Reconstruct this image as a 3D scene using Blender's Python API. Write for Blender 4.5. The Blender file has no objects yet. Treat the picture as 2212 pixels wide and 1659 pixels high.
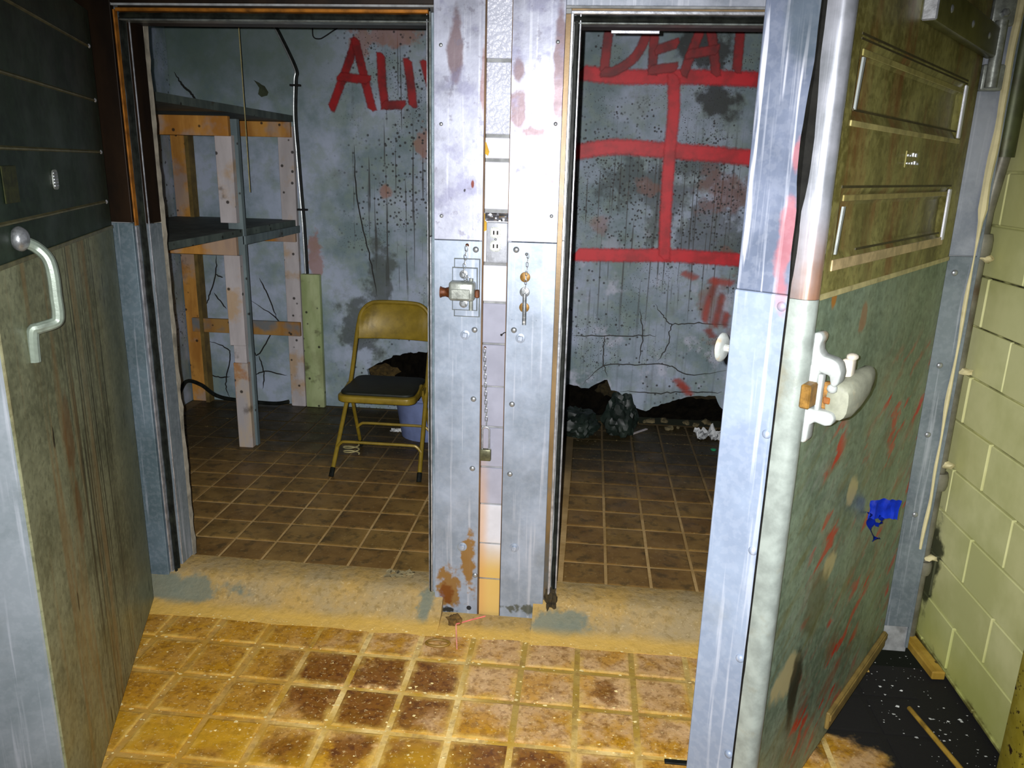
import bpy, bmesh, math, random
from mathutils import Vector, Matrix, noise as mnoise
random.seed(7)
C = bpy.context.scene
COL = C.collection
R = math.radians
PI = math.pi

# ------------------------------------------------------------------ camera, world, light, exposure
CAM_POS = Vector((0, -2.5, 1.6))
pit, yaw, rol = 0.2726, 0.0945, 0.02536
fwd = Vector((-math.sin(yaw), math.cos(yaw), 0)); rgt = Vector((math.cos(yaw), math.sin(yaw), 0)); up = Vector((0, 0, 1))
f2 = fwd * math.cos(pit) - up * math.sin(pit); u2 = up * math.cos(pit) + fwd * math.sin(pit)
r3 = rgt * math.cos(rol) + u2 * math.sin(rol); u3 = u2 * math.cos(rol) - rgt * math.sin(rol)
camd = bpy.data.cameras.new('camera'); cam = bpy.data.objects.new('camera', camd); COL.objects.link(cam)
m3 = Matrix((r3, u3, -f2)).transposed()
cam.matrix_world = Matrix.Translation(CAM_POS) @ m3.to_4x4()
camd.sensor_fit = 'HORIZONTAL'; camd.sensor_width = 36; camd.lens = 36 * 1685 / 2212
camd.clip_start = 0.01
C.camera = cam

w = bpy.data.worlds.new('world'); C.world = w; w.use_nodes = True
w.node_tree.nodes['Background'].inputs[0].default_value = (0.62, 0.7, 0.5, 1)
w.node_tree.nodes['Background'].inputs[1].default_value = 0.012

# the flash beside the lens
ld_ = bpy.data.lights.new('flash', 'SPOT'); lo = bpy.data.objects.new('flash', ld_); COL.objects.link(lo)
lo.location = CAM_POS - rgt * 0.026 + u3 * 0.012
lo.rotation_euler = (m3 @ Matrix.Rotation(R(-5), 3, 'X')).to_euler()
ld_.energy = 460; ld_.color = (1.0, 0.99, 1.0); ld_.shadow_soft_size = 0.005
ld_.spot_size = R(98); ld_.spot_blend = 1.0

C.view_settings.view_transform = 'Standard'; C.view_settings.look = 'None'
C.view_settings.exposure = 0.0; C.view_settings.gamma = 1.0; C.view_settings.use_curve_mapping = False

# ------------------------------------------------------------------ material helper
def lin(r, g, b):
    f = lambda c: (c / 12.92 if c <= 0.04045 else ((c + 0.055) / 1.055) ** 2.4)
    return (f(r / 255), f(g / 255), f(b / 255), 1)

class Mat:
    def __init__(s, name):
        s.m = bpy.data.materials.new(name); s.m.use_nodes = True
        s.t = s.m.node_tree; s.n = s.t.nodes; s.l = s.t.links
        s.b = s.n['Principled BSDF']; s.out = s.n['Material Output']
        tc = s.n.new('ShaderNodeTexCoord'); s.obj = tc.outputs['Object']
        g = s.n.new('ShaderNodeNewGeometry'); s.pos = g.outputs['Position']
        s.rnd = s.n.new('ShaderNodeObjectInfo').outputs['Random']
        s.P = s.obj
    def put(s, inp, v):
        if isinstance(v, bpy.types.NodeSocket): s.l.new(v, inp)
        else: inp.default_value = v
    def math(s, op, a, b=0.0, c=None):
        n = s.n.new('ShaderNodeMath'); n.operation = op
        s.put(n.inputs[0], a); s.put(n.inputs[1], b)
        if c is not None: s.put(n.inputs[2], c)
        return n.outputs[0]
    def vec(s, op, a, b):
        n = s.n.new('ShaderNodeVectorMath'); n.operation = op
        s.put(n.inputs[0], a); s.put(n.inputs[1], b)
        return n.outputs['Value'] if op in ('LENGTH', 'DOT_PRODUCT', 'DISTANCE') else n.outputs[0]
    def sc(s, v, k): return s.vec('MULTIPLY', v, k)
    def noise(s, scale, detail=4, k=None, lo=None, hi=None, rough=0.6, v=None, dist=0.0, off=None):
        v = v or s.P
        if k: v = s.sc(v, k)
        if off: v = s.vec('ADD', v, off)
        n = s.n.new('ShaderNodeTexNoise'); n.inputs['Scale'].default_value = scale
        n.inputs['Detail'].default_value = detail; n.inputs['Roughness'].default_value = rough
        n.inputs['Distortion'].default_value = dist
        s.l.new(v, n.inputs['Vector'])
        o = n.outputs[0]
        return o if lo is None else s.step(o, lo, hi)
    def voro(s, scale, k=None, lo=0, hi=0.1, feature='F1', v=None):
        v = v or s.P
        if k: v = s.sc(v, k)
        n = s.n.new('ShaderNodeTexVoronoi'); n.feature = feature; n.inputs['Scale'].default_value = scale
        s.l.new(v, n.inputs['Vector'])
        return s.step(n.outputs['Distance'], lo, hi)
    def step(s, v, lo, hi, a=0.0, b=1.0):
        n = s.n.new('ShaderNodeMapRange'); n.interpolation_type = 'SMOOTHSTEP'; n.clamp = True
        s.put(n.inputs['Value'], v); n.inputs['From Min'].default_value = lo; n.inputs['From Max'].default_value = hi
        n.inputs['To Min'].default_value = a; n.inputs['To Max'].default_value = b
        return n.outputs[0]
    def blob(s, c, r, wob=0.5, scale=6.0, v=None):
        # 1 inside an uneven ellipsoid round c, 0 outside: the outline of a stain
        v = v or s.P
        d = s.vec('LENGTH', s.vec('DIVIDE', s.vec('SUBTRACT', v, c), r), (0, 0, 0))
        nz = s.noise(scale, 5, v=v)
        d2 = s.math('ADD', d, s.math('MULTIPLY', s.math('SUBTRACT', nz, 0.5), wob * 3.2))
        return s.step(d2, 1.0, 0.55)
    def xyz(s, i, v=None):
        n = s.n.new('ShaderNodeSeparateXYZ'); s.l.new(v or s.P, n.inputs[0]); return n.outputs[i]
    def mix(s, f, a, b, mode='MIX'):
        n = s.n.new('ShaderNodeMix'); n.data_type = 'RGBA'; n.blend_type = mode
        s.put(n.inputs[0], f); s.put(n.inputs[6], a); s.put(n.inputs[7], b)
        return n.outputs[2]
    def mul(s, *a):
        o = a[0]
        for x in a[1:]: o = s.math('MULTIPLY', o, x)
        return o
    def mx(s, a, b): return s.math('MAXIMUM', a, b)
    def done(s, col, rough=0.6, metal=0.0, bump=None, bs=0.3, bd=0.01, spec=0.5):
        s.put(s.b.inputs['Base Color'], col); s.put(s.b.inputs['Roughness'], rough); s.put(s.b.inputs['Metallic'], metal)
        s.b.inputs['Specular IOR Level'].default_value = spec
        if bump is not None:
            n = s.n.new('ShaderNodeBump'); n.inputs['Strength'].default_value = bs; n.inputs['Distance'].default_value = bd
            s.put(n.inputs['Height'], bump); s.l.new(n.outputs[0], s.b.inputs['Normal'])
        return s.m

def plain(name, col, rough=0.6, metal=0.0, var=0.25, scale=25, dirt=(40, 35, 20), da=0.35, k=None):
    m = Mat(name)
    c = m.mix(m.noise(scale, 4, k=k, lo=0.3, hi=0.7), tuple(x * (1 - var) for x in col[:3]) + (1,), tuple(min(1, x * (1 + var)) for x in col[:3]) + (1,))
    c = m.mix(m.mul(m.noise(scale * 0.4, 6, lo=0.55, hi=0.7, off=(3, 1, 7)), da), c, lin(*dirt))
    return m.done(c, rough, metal, m.noise(scale * 4, 3), 0.15, 0.002)

# ------------------------------------------------------------------ geometry helper
class B:
    def __init__(s): s.bm = bmesh.new()
    def join(s, bm2, M=None):
        if M: bmesh.ops.transform(bm2, matrix=M, verts=bm2.verts)
        me = bpy.data.meshes.new('t'); bm2.to_mesh(me); bm2.free(); s.bm.from_mesh(me); bpy.data.meshes.remove(me); return s
    def box(s, x0, x1, y0, y1, z0, z1, bev=0.0, seg=1, M=None):
        b = bmesh.new(); bmesh.ops.create_cube(b, size=1)
        for v in b.verts:
            v.co = Vector(((x0 + x1) / 2 + v.co.x * (x1 - x0), (y0 + y1) / 2 + v.co.y * (y1 - y0), (z0 + z1) / 2 + v.co.z * (z1 - z0)))
        if bev: bmesh.ops.bevel(b, geom=list(b.edges), offset=bev, segments=seg, profile=0.5, affect='EDGES')
        return s.join(b, M)
    def tube(s, pts, r, n=8, closed=False, cap=True, flat=1.0):
        pts = [Vector(p) for p in pts]; N = len(pts); rad = r if isinstance(r, (list, tuple)) else [r] * N
        b = s.bm; rings = []; prev = None
        for i, p in enumerate(pts):
            if closed: t = pts[(i + 1) % N] - pts[i - 1]
            else: t = pts[min(i + 1, N - 1)] - pts[max(i - 1, 0)]
            t = t.normalized() if t.length > 1e-9 else Vector((0, 0, 1))
            if prev is None:
                a = Vector((0, 0, 1)) if abs(t.z) < 0.9 else Vector((0, 1, 0)); nx = t.cross(a).normalized()
            else:
                nx = prev - t * prev.dot(t); nx.normalize()
            prev = nx; ny = t.cross(nx)
            rings.append([b.verts.new(p + nx * (math.cos(k * 2 * PI / n) * rad[i]) + ny * (math.sin(k * 2 * PI / n) * rad[i] * flat)) for k in range(n)])
        for i in range(N if closed else N - 1):
            A, D = rings[i], rings[(i + 1) % N]
            for k in range(n): b.faces.new((A[k], A[(k + 1) % n], D[(k + 1) % n], D[k]))
        if cap and not closed: b.faces.new(rings[0][::-1]); b.faces.new(rings[-1])
        return s
    def lathe(s, prof, n=20, M=None):
        # profile of (radius, z), turned about z
        b = bmesh.new(); rings = []
        for r, z in prof: rings.append([b.verts.new((math.cos(k * 2 * PI / n) * r, math.sin(k * 2 * PI / n) * r, z)) for k in range(n)])
        for i in range(len(rings) - 1):
            for k in range(n): b.faces.new((rings[i][k], rings[i][(k + 1) % n], rings[i + 1][(k + 1) % n], rings[i + 1][k]))
        b.faces.new(rings[0][::-1]); b.faces.new(rings[-1])
        bmesh.ops.remove_doubles(b, verts=b.verts, dist=1e-6)
        return s.join(b, M)
    def prism(s, poly, a0, a1, axis='y', bev=0.0, M=None):
        # polygon in the plane across AXIS, drawn out from a0 to a1
        b = bmesh.new(); mk = {'y': lambda p, a: (p[0], a, p[1]), 'z': lambda p, a: (p[0], p[1], a), 'x': lambda p, a: (a, p[0], p[1])}[axis]
        A = [b.verts.new(mk(p, a0)) for p in poly]; D = [b.verts.new(mk(p, a1)) for p in poly]; n = len(poly)
        b.faces.new(A); b.faces.new(D[::-1])
        for i in range(n): b.faces.new((A[i], D[i], D[(i + 1) % n], A[(i + 1) % n]))
        bmesh.ops.recalc_face_normals(b, faces=b.faces)
        if bev: bmesh.ops.bevel(b, geom=list(b.edges), offset=bev, segments=2, profile=0.5, affect='EDGES')
        return s.join(b, M)
    def lump(s, c, r, seed=0, amp=0.35, sub=2, fr=2.2, squash=None):
        b = bmesh.new(); bmesh.ops.create_icosphere(b, subdivisions=sub, radius=1)
        for v in b.verts:
            d = 1 + amp * mnoise.noise(v.co * fr + Vector((seed * 7.3, seed * 1.7, 3)))
            v.co = Vector((v.co.x * r[0] * d, v.co.y * r[1] * d, v.co.z * r[2] * d)) + Vector(c)
            if squash is not None and v.co.z < squash: v.co.z = squash
        return s.join(b)

def obj(name, b, mat, parent=None, smooth=35, loc=None):
    me = bpy.data.meshes.new(name)
    if isinstance(b, B): b.bm.to_mesh(me); b.bm.free()
    else: me = b
    o = bpy.data.objects.new(name, me); COL.objects.link(o)
    if mat: me.materials.append(mat)
    if smooth and len(me.polygons):
        me.shade_smooth(); me.set_sharp_from_angle(angle=R(smooth))
    if parent: o.parent = parent
    if loc: o.location = loc
    return o
def tag(o, label=None, cat=None, group=None, kind=None):
    if label: o['label'] = label
    if cat: o['category'] = cat
    if group: o['group'] = group
    if kind: o['kind'] = kind
    return o
def empty(name, loc=(0, 0, 0), rz=0.0, label=None, cat=None, group=None, kind=None):
    o = bpy.data.objects.new(name, None); COL.objects.link(o); o.location = loc; o.rotation_euler = (0, 0, rz); o.empty_display_size = 0.1
    return tag(o, label, cat, group, kind)
def spline(pts, k=6):
    pts = [Vector(p) for p in pts]; out = []
    for i in range(len(pts) - 1):
        p0 = pts[max(i - 1, 0)]; p1 = pts[i]; p2 = pts[i + 1]; p3 = pts[min(i + 2, len(pts) - 1)]
        for j in range(k):
            t = j / k
            out.append(0.5 * ((2 * p1) + (p2 - p0) * t + (2 * p0 - 5 * p1 + 4 * p2 - p3) * t * t + (3 * p1 - p0 - 3 * p2 + p3) * t ** 3))
    out.append(pts[-1]); return out
def ribbon(strokes, y, jitter=0.0, taper=False):
    """Flat painted strokes on the plane y; strokes = [(points (x,z), width)], attribute 'a' is 1 on the middle line and 0 at the rim."""
    verts, faces, val = [], [], []
    for si, (pts, wd) in enumerate(strokes):
        P = spline([(p[0], p[1], 0) for p in pts], 8); N = len(P); base = len(verts)
        t0 = (P[1] - P[0]).normalized(); t1 = (P[-1] - P[-2]).normalized()
        P = [P[0] - t0 * wd * 0.5] + P + [P[-1] + t1 * wd * 0.5] if not taper else P
        N = len(P)
        for i, p in enumerate(P):
            t = (P[min(i + 1, N - 1)] - P[max(i - 1, 0)]).normalized(); nn = Vector((-t.y, t.x, 0))
            j = Vector((mnoise.noise(Vector((i * 0.9, si * 5.1, 0))), mnoise.noise(Vector((i * 0.9, si * 5.1, 9))), 0)) * jitter
            ww = wd / 2 * (min(1.0, 4 * min(i, N - 1 - i) / N + 0.15) if taper else 1)
            for s_ in (-1, 0, 1):
                q = p + j + nn * (s_ * ww); verts.append((q.x, y - si * 0.00015, q.y))
                val.append((1.0 if s_ == 0 else 0.0) * (0.0 if (i in (0, N - 1) and not taper) else 1.0))
        for i in range(N - 1):
            a = base + i * 3
            faces += [(a, a + 3, a + 4, a + 1), (a + 1, a + 4, a + 5, a + 2)]
    me = bpy.data.meshes.new('stroke'); me.from_pydata(verts, [], faces)
    at = me.attributes.new('a', 'FLOAT', 'POINT'); at.data.foreach_set('value', val)
    return me

# ------------------------------------------------------------------ materials
def galvanised(name, base=(0.36, 0.39, 0.45), dark=(0.22, 0.25, 0.30), metal=0.35, rough=0.42, extra=None, streak=True):
    m = Mat(name)
    c = m.mix(m.noise(5, 6, lo=0.35, hi=0.65), dark + (1,), base + (1,))
    c = m.mix(m.mul(m.noise(55, 2, lo=0.45, hi=0.6), 0.07), c, (0.55, 0.58, 0.64, 1))
    if streak: c = m.mix(m.mul(m.noise(60, 3, k=(1, 1, 0.03), lo=0.55, hi=0.68), 0.35), c, (0.6, 0.63, 0.7, 1))
    c = m.mix(m.mul(m.noise(2.5, 7, lo=0.58, hi=0.72, off=(5, 2, 1)), 0.35), c, (0.16, 0.17, 0.15, 1))
    r = m.step(m.noise(9, 4), 0.2, 0.8, rough - 0.1, rough + 0.14)
    if extra: c = extra(m, c)
    return m.done(c, r, metal, m.noise(14, 4), 0.12, 0.004)

def ex_pillar_low(m, c):     # world coordinates; rust and rot at the foot of the left cladding
    a = m.mx(m.blob((-0.45, 0, 0.12), (0.055, 1, 0.09), 0.9, 22), m.blob((-0.378, 0, 0.23), (0.028, 1, 0.15), 0.9, 22))
    c = m.mix(m.mul(a, 0.9), c, lin(138, 98, 10))
    c = m.mix(m.mul(m.blob((-0.455, 0, 0.10), (0.03, 1, 0.05), 0.6, 25), 0.8), c, lin(110, 55, 5))
    c = m.mix(m.mul(m.blob((-0.455, 0, 0.03), (0.045, 1, 0.014), 0.7, 40), 0.95), c, lin(20, 20, 12))
    c = m.mix(m.mul(m.blob((-0.17, 0, 0.055), (0.075, 1, 0.02), 0.9, 30), 0.8), c, lin(60, 62, 30))
    return m.mix(m.mul(m.blob((-0.40, 0, 0.285), (0.02, 1, 0.02), 0.2, 14), 0.5), c, lin(120, 110, 60))
def ex_pillar_up(m, c):
    a = m.mx(m.blob((-0.238, 0, 1.76), (0.03, 1, 0.07), 0.8, 9), m.blob((-0.24, 0, 1.88), (0.02, 1, 0.05), 0.7, 9))
    a = m.mx(a, m.blob((-0.118, 0, 1.9), (0.02, 1, 0.25), 0.7, 7)); a = m.mx(a, m.blob((-0.14, 0, 1.54), (0.025, 1, 0.07), 0.9, 12))
    a = m.mx(a, m.blob((-0.19, 0, 1.70), (0.05, 1, 0.02), 0.9, 12)); a = m.mx(a, m.blob((-0.43, 0, 1.93), (0.025, 1, 0.12), 0.9, 6))
    c = m.mix(m.mul(a, 0.8), c, lin(92, 66, 66))
    c = m.mix(m.mul(m.noise(9, 6, lo=0.50, hi=0.64, off=(4, 1, 6)), 0.55), c, lin(108, 108, 136))
    c = m.mix(m.mul(m.noise(30, 6, lo=0.56, hi=0.66, off=(4, 1, 6)), 0.5), c, lin(100, 96, 110))
    c = m.mix(m.mul(m.blob((-0.346, 0, 1.85), (0.012, 1, 0.15), 0.8, 9), 0.6), c, lin(120, 70, 50))
    c = m.mix(m.blob((-0.377, 0, 1.542), (0.006, 1, 0.016), 0.2, 60), c, lin(90, 30, 15))
    return m.mix(m.blob((-0.402, 0, 1.522), (0.004, 1, 0.006), 0.3, 90), c, lin(30, 30, 40))
M_pil_up = galvanised('bright cladding metal', (0.36, 0.38, 0.46), (0.25, 0.26, 0.32), 0.45, 0.38, ex_pillar_up)
M_pil_lo = galvanised('grey galvanised cladding', (0.33, 0.385, 0.475), (0.22, 0.265, 0.325), 0.35, 0.42, ex_pillar_low)
M_galv = galvanised('galvanised sheet')
M_galv_d = galvanised('dull galvanised sheet', (0.19, 0.23, 0.25), (0.12, 0.15, 0.17), 0.25, 0.5)
M_teal = galvanised('weathered frame metal', (0.125, 0.175, 0.205), (0.085, 0.125, 0.14), 0.25, 0.45)
M_lip = plain('bright frame lip', (0.5, 0.52, 0.56), 0.32, 0.7, 0.3, 30, (60, 50, 30), 0.6)
M_lip_rust = plain('rust-stained frame lip', lin(150, 95, 30), 0.4, 0.3, 0.4, 20, (50, 25, 8), 0.7)
M_dark_rust = plain('dark rusted metal', lin(32, 20, 8), 0.45, 0.3, 0.5, 9, (12, 10, 6), 0.8, k=(1, 1, 0.3))
M_rubber = plain('black rubber gasket', (0.010, 0.012, 0.010), 0.5, 0, 0.5, 30, (50, 55, 40), 0.25)
M_black = plain('black tar', (0.006, 0.006, 0.005), 0.75, 0, 0.6, 20, (20, 18, 12), 0.4)
M_pale_edge = plain('crumbling pale plaster edge', lin(150, 145, 130), 0.9, 0, 0.25, 20, (70, 70, 60), 0.6)
M_core = plain('plain wall core', (0.25, 0.26, 0.26), 0.9)
M_brass = plain('dull brass', lin(132, 98, 42), 0.45, 0.4, 0.3, 60)
M_steel = plain('worn steel', (0.33, 0.35, 0.36), 0.35, 0.7, 0.35, 60, (45, 35, 18), 0.5)
M_steel_olive = plain('grimy painted steel', (0.26, 0.28, 0.25), 0.4, 0.4, 0.3, 40, (55, 50, 25), 0.5)
M_rust = plain('rust brown iron', lin(92, 48, 16), 0.55, 0.3, 0.5, 60, (40, 18, 6), 0.6)
M_white = plain('white enamelled metal', (0.30, 0.325, 0.31), 0.55, 0.0, 0.14, 40, (150, 125, 85), 0.8)
M_plate = plain('stainless cover plate', (0.36, 0.38, 0.42), 0.45, 0.1, 0.1, 60)
M_cream_plastic = plain('ivory plastic', (0.5, 0.5, 0.48), 0.4)
M_slot = plain('dark slot', (0.02, 0.02, 0.02), 0.8)

for q_ in (M_black, M_rubber, M_slot): q_.node_tree.nodes['Principled BSDF'].inputs['Specular IOR Level'].default_value = 0.12

# painted sheet of the doors
def door_sheet(name, c1, c2, smear=False, upper=False, left=False):
    m = Mat(name)
    c = m.mix(m.noise(4, 6, lo=0.35, hi=0.65), c1, c2)
    c = m.mix(m.mul(m.noise(40, 4, lo=0.42, hi=0.65), 0.35), c, tuple(x * 1.5 for x in c2[:3]) + (1,))
    c = m.mix(m.mul(m.noise(55, 5, lo=0.5, hi=0.64, off=(6, 2, 8)), 0.4), c, tuple(x * 0.5 for x in c1[:3]) + (1,))
    if left:
        c = m.mix(m.mul(m.noise(85, 2, k=(1, 1, 0.01), lo=0.54, hi=0.58), m.step(m.xyz(0), 0.25, 0.4), m.step(m.xyz(0), 0.85, 0.72), 0.7), c, lin(42, 38, 20))
        c = m.mix(m.mul(m.noise(14, 3, k=(1, 1, 0.06), lo=0.5, hi=0.66), m.step(m.xyz(0), 0.25, 0.45), 0.55), c, lin(140, 112, 66))
        c = m.mix(m.mul(m.step(m.xyz(0), 0.38, 0.2), 0.45), c, lin(86, 104, 94))
        s = m.mx(m.blob((0.80, 0, 0.93), (0.05, 1, 0.12), 0.5, 9), m.blob((0.80, 0, 0.72), (0.03, 1, 0.13), 0.6, 9))
        c = m.mix(m.mul(s, 0.55), c, lin(112, 68, 18))
        c = m.mix(m.mul(m.noise(30, 2, k=(1, 1, 0.15), lo=0.68, hi=0.71), 0.9), c, lin(30, 28, 15))
    if upper:
        c = m.mix(m.mul(m.noise(9, 5, k=(1, 1, 0.25), lo=0.48, hi=0.68, off=(2, 0, 4)), 0.6), c, lin(120, 60, 30))
        c = m.mix(m.mul(m.noise(5, 4, k=(1, 1, 0.3), lo=0.5, hi=0.65, off=(7, 0, 1)), 0.5), c, lin(70, 62, 28))
    if smear:
        # red and grey smears dragged obliquely across the sheet
        rot = m.n.new('ShaderNodeVectorRotate'); rot.rotation_type = 'Y_AXIS'; rot.inputs['Angle'].default_value = R(24)
        m.l.new(m.P, rot.inputs['Vector']); q = rot.outputs[0]
        reg = m.step(m.noise(3.0, 2, off=(4, 0, 9)), 0.36, 0.6)
        below = m.step(m.xyz(2), 1.22, 1.0)
        u_in = m.step(m.xyz(0), 0.16, 0.3)
        c = m.mix(m.mul(m.noise(7, 4, k=(0.9, 1, 4.2), v=q, lo=0.5, hi=0.7, off=(1, 0, 2)), 0.30, below), c, lin(150, 152, 146))
        c = m.mix(m.mul(m.noise(7, 4, k=(0.7, 1, 3.5), v=q, lo=0.5, hi=0.7, off=(5, 0, 7)), 0.45, below), c, lin(112, 104, 50))
        c = m.mix(m.mul(m.noise(4.5, 3, k=(1.0, 1, 3.2), v=q, lo=0.48, hi=0.66, off=(8, 0, 3)), 0.6, below, u_in, reg), c, lin(140, 72, 45))
        c = m.mix(m.mul(m.noise(4.2, 3, k=(1.3, 1, 4.2), v=q, lo=0.55, hi=0.63, off=(12, 0, 5)), 0.95, below, u_in, reg), c, lin(190, 34, 18))
        s = m.mx(m.blob((0.37, 0, 0.66), (0.055, 1, 0.05), 0.5, 14), m.blob((0.47, 0, 0.83), (0.05, 1, 0.05), 0.6, 14))
        s = m.mx(s, m.blob((0.16, 0, 0.46), (0.09, 1, 0.07), 0.7, 10))
        c = m.mix(m.mul(s, 0.85), c, lin(190, 178, 130))
        c = m.mix(m.mul(m.blob((0.23, 0, 0.38), (0.05, 1, 0.14), 0.5, 8), 0.9), c, lin(35, 32, 18))
        c = m.mix(m.mul(m.blob((0.3, 0, 0.6), (0.11, 1, 0.09), 0.8, 6), 0.5), c, lin(75, 62, 25))
        c = m.mix(m.mul(m.blob((0.13, 0, 1.36), (0.02, 1, 0.03), 0.3, 14), 0.9), c, lin(170, 110, 30))
        c = m.mix(m.mul(m.blob((0.35, 0, 1.29), (0.03, 1, 0.05), 0.6, 14), 0.7), c, lin(150, 100, 70))
    return m.done(c, m.step(m.noise(6, 3), 0.3, 0.7, 0.38, 0.55), 0.3, m.noise(8, 4), 0.15, 0.004)
M_rd_up = door_sheet('olive enamelled door sheet', lin(98, 92, 42), lin(146, 142, 84), upper=True)
M_rd_lo = door_sheet('grey green door sheet', lin(92, 110, 92), lin(126, 144, 124), smear=True)
M_ld_up = door_sheet('dark green door sheet', lin(22, 38, 24), lin(42, 58, 42))
M_ld_lo = door_sheet('grey olive door sheet', lin(104, 108, 80), lin(142, 146, 114), left=True)
M_crease_shade = plain('painted crease shade', lin(52, 46, 16), 0.6, 0, 0.3, 30)
M_rib = plain('pressed rib metal', lin(112, 108, 74), 0.35, 0.4, 0.3, 30)
def ex_plug(m, c):
    c = m.mix(m.mul(m.noise(70, 2, k=(1, 1, 0.05), lo=0.6, hi=0.66), m.step(m.xyz(2), 1.38, 1.45), 0.6), c, (0.85, 0.87, 0.9, 1))
    a = m.blob((0, 0.06, 1.47), (1, 0.025, 0.13), 0.7, 12)
    return m.mix(m.mul(a, 0.4), c, lin(210, 110, 100))
M_plug = galvanised('bright door edge sheet', (0.25, 0.31, 0.41), (0.195, 0.245, 0.335), 0.2, 0.45, ex_plug)
def ex_plug_up(m, c):
    c = m.mix(m.mul(m.noise(45, 2, k=(1, 1, 0.05), lo=0.6, hi=0.66), 0.75), c, (0.7, 0.72, 0.8, 1))
    a = m.mx(m.blob((0, 0.065, 1.46), (1, 0.02, 0.13), 0.7, 12), m.blob((0, 0.06, 1.63), (1, 0.012, 0.04), 0.7, 12))
    c = m.mix(m.mul(a, 0.45), c, lin(200, 100, 95))
    return m.mix(m.mul(m.blob((0, 0.08, 1.9), (1, 0.05, 0.15), 0.7, 5), 0.6), c, lin(70, 85, 92))
M_plug_up = galvanised('streaked door edge sheet', (0.155, 0.185, 0.26), (0.10, 0.125, 0.18), 0.3, 0.4, ex_plug_up)

def wall_paint(name, extra=None):
    m = Mat(name)
    c = m.mix(m.noise(3, 6, lo=0.35, hi=0.65), (0.185, 0.262, 0.28, 1), (0.43, 0.50, 0.63, 1))
    c = m.mix(m.mul(m.noise(11, 5, lo=0.45, hi=0.62, off=(3, 3, 3)), 0.45), c, (0.27, 0.35, 0.29, 1))
    c = m.mix(m.mul(m.noise(3.2, 8, lo=0.55, hi=0.7, off=(9, 1, 4), rough=0.7), 0.5), c, (0.17, 0.19, 0.17, 1))
    # mould specks
    sp = m.mul(m.voro(26, lo=0.24, hi=0.12), m.noise(2.0, 3, lo=0.42, hi=0.6, off=(1, 6, 2)))
    sp = m.mx(sp, m.mul(m.voro(70, lo=0.28, hi=0.15), m.noise(3.0, 3, lo=0.50, hi=0.62, off=(6, 6, 2))))
    if extra: c, sp = extra(m, c, sp)
    c = m.mix(m.mul(sp, 0.9), c, (0.02, 0.02, 0.02, 1))
    return m.done(c, 0.62, 0, m.noise(16, 6), 0.3, 0.006)
def ex_left(m, c, sp):
    reg = m.blob((-1.12, 2.42, 1.5), (0.42, 3, 1.1), 0.5, 3)
    c = m.mix(m.mul(m.noise(42, 2, k=(1, 1, 0.02), lo=0.60, hi=0.63), reg, 0.85), c, (0.05, 0.05, 0.05, 1))
    st = m.mx(m.blob((-1.24, 2.42, 2.33), (0.2, 1, 0.08), 0.9, 9), m.blob((-1.05, 2.42, 1.72), (0.06, 1, 0.13), 0.8, 12))
    st = m.mx(st, m.blob((-1.29, 2.42, 1.42), (0.05, 1, 0.05), 0.5, 12)); st = m.mx(st, m.blob((-1.42, 2.42, 2.3), (0.1, 1, 0.1), 1.0, 14))
    st = m.mx(st, m.blob((-1.76, 2.42, 0.95), (0.06, 1, 0.25), 0.9, 9))
    c = m.mix(m.mul(st, 0.6), c, lin(165, 100, 65))
    dk = m.mx(m.blob((-1.33, 2.42, 0.9), (0.1, 1, 0.25), 0.9, 7), m.blob((-1.45, 2.42, 0.55), (0.2, 1, 0.3), 1.0, 6))
    c = m.mix(m.mul(dk, 0.75), c, (0.06, 0.07, 0.06, 1))
    # darker green band high in the corner, flash falloff painted into the green
    c = m.mix(m.mul(m.step(m.xyz(2), 1.75, 2.2), m.step(m.xyz(0), -1.2, -2.0), 0.75), c, (0.10, 0.155, 0.115, 1))
    sp = m.mx(m.mul(sp, m.step(m.xyz(0), -1.75, -1.4)), m.mul(m.voro(34, lo=0.32, hi=0.2), m.blob((-1.1, 2.42, 1.75), (0.3, 2, 0.75), 0.9, 5)))
    return c, sp
def ex_right(m, c, sp):
    mo = m.mx(m.blob((0.70, 2.42, 1.98), (0.17, 1, 0.13), 0.8, 7), m.blob((0.62, 2.42, 2.27), (0.2, 1, 0.13), 0.9, 7))
    mo = m.mx(mo, m.mul(m.blob((0.42, 2.42, 1.45), (0.35, 1, 0.25), 1.2, 6), 0.6)); mo = m.mx(mo, m.mul(m.blob((0.75, 2.42, 1.3), (0.3, 1, 0.35), 1.2, 6), 0.6))
    c = m.mix(m.mul(mo, 0.9), c, (0.025, 0.028, 0.025, 1))
    c = m.mix(m.mul(m.noise(55, 2, k=(1, 1, 0.02), lo=0.57, hi=0.61), m.step(m.xyz(2), 2.0, 1.5), m.step(m.xyz(2), 0.5, 1.0, 0.25), 0.75), c, (0.06, 0.06, 0.055, 1))
    st = m.mx(m.blob((0.3, 2.42, 1.5), (0.12, 1, 0.06), 0.9, 9), m.blob((0.06, 2.42, 1.26), (0.07, 1, 0.07), 0.8, 9))
    st = m.mx(st, m.blob((0.8, 2.42, 1.45), (0.25, 1, 0.16), 1.0, 6)); st = m.mx(st, m.blob((0.8, 2.42, 0.8), (0.15, 1, 0.3), 1.0, 6))
    c = m.mix(m.mul(st, 0.45), c, lin(150, 90, 65))
    lt = m.noise(5, 4, lo=0.55, hi=0.68, off=(7, 7, 1))
    c = m.mix(m.mul(lt, m.step(m.xyz(2), 1.5, 0.9), 0.75), c, (0.60, 0.62, 0.74, 1))
    sp = m.mx(sp, m.mul(m.voro(45, lo=0.35, hi=0.22), m.blob((0.4, 2.42, 1.5), (0.7, 2, 0.5), 0.9, 5)))
    return c, sp
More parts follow.
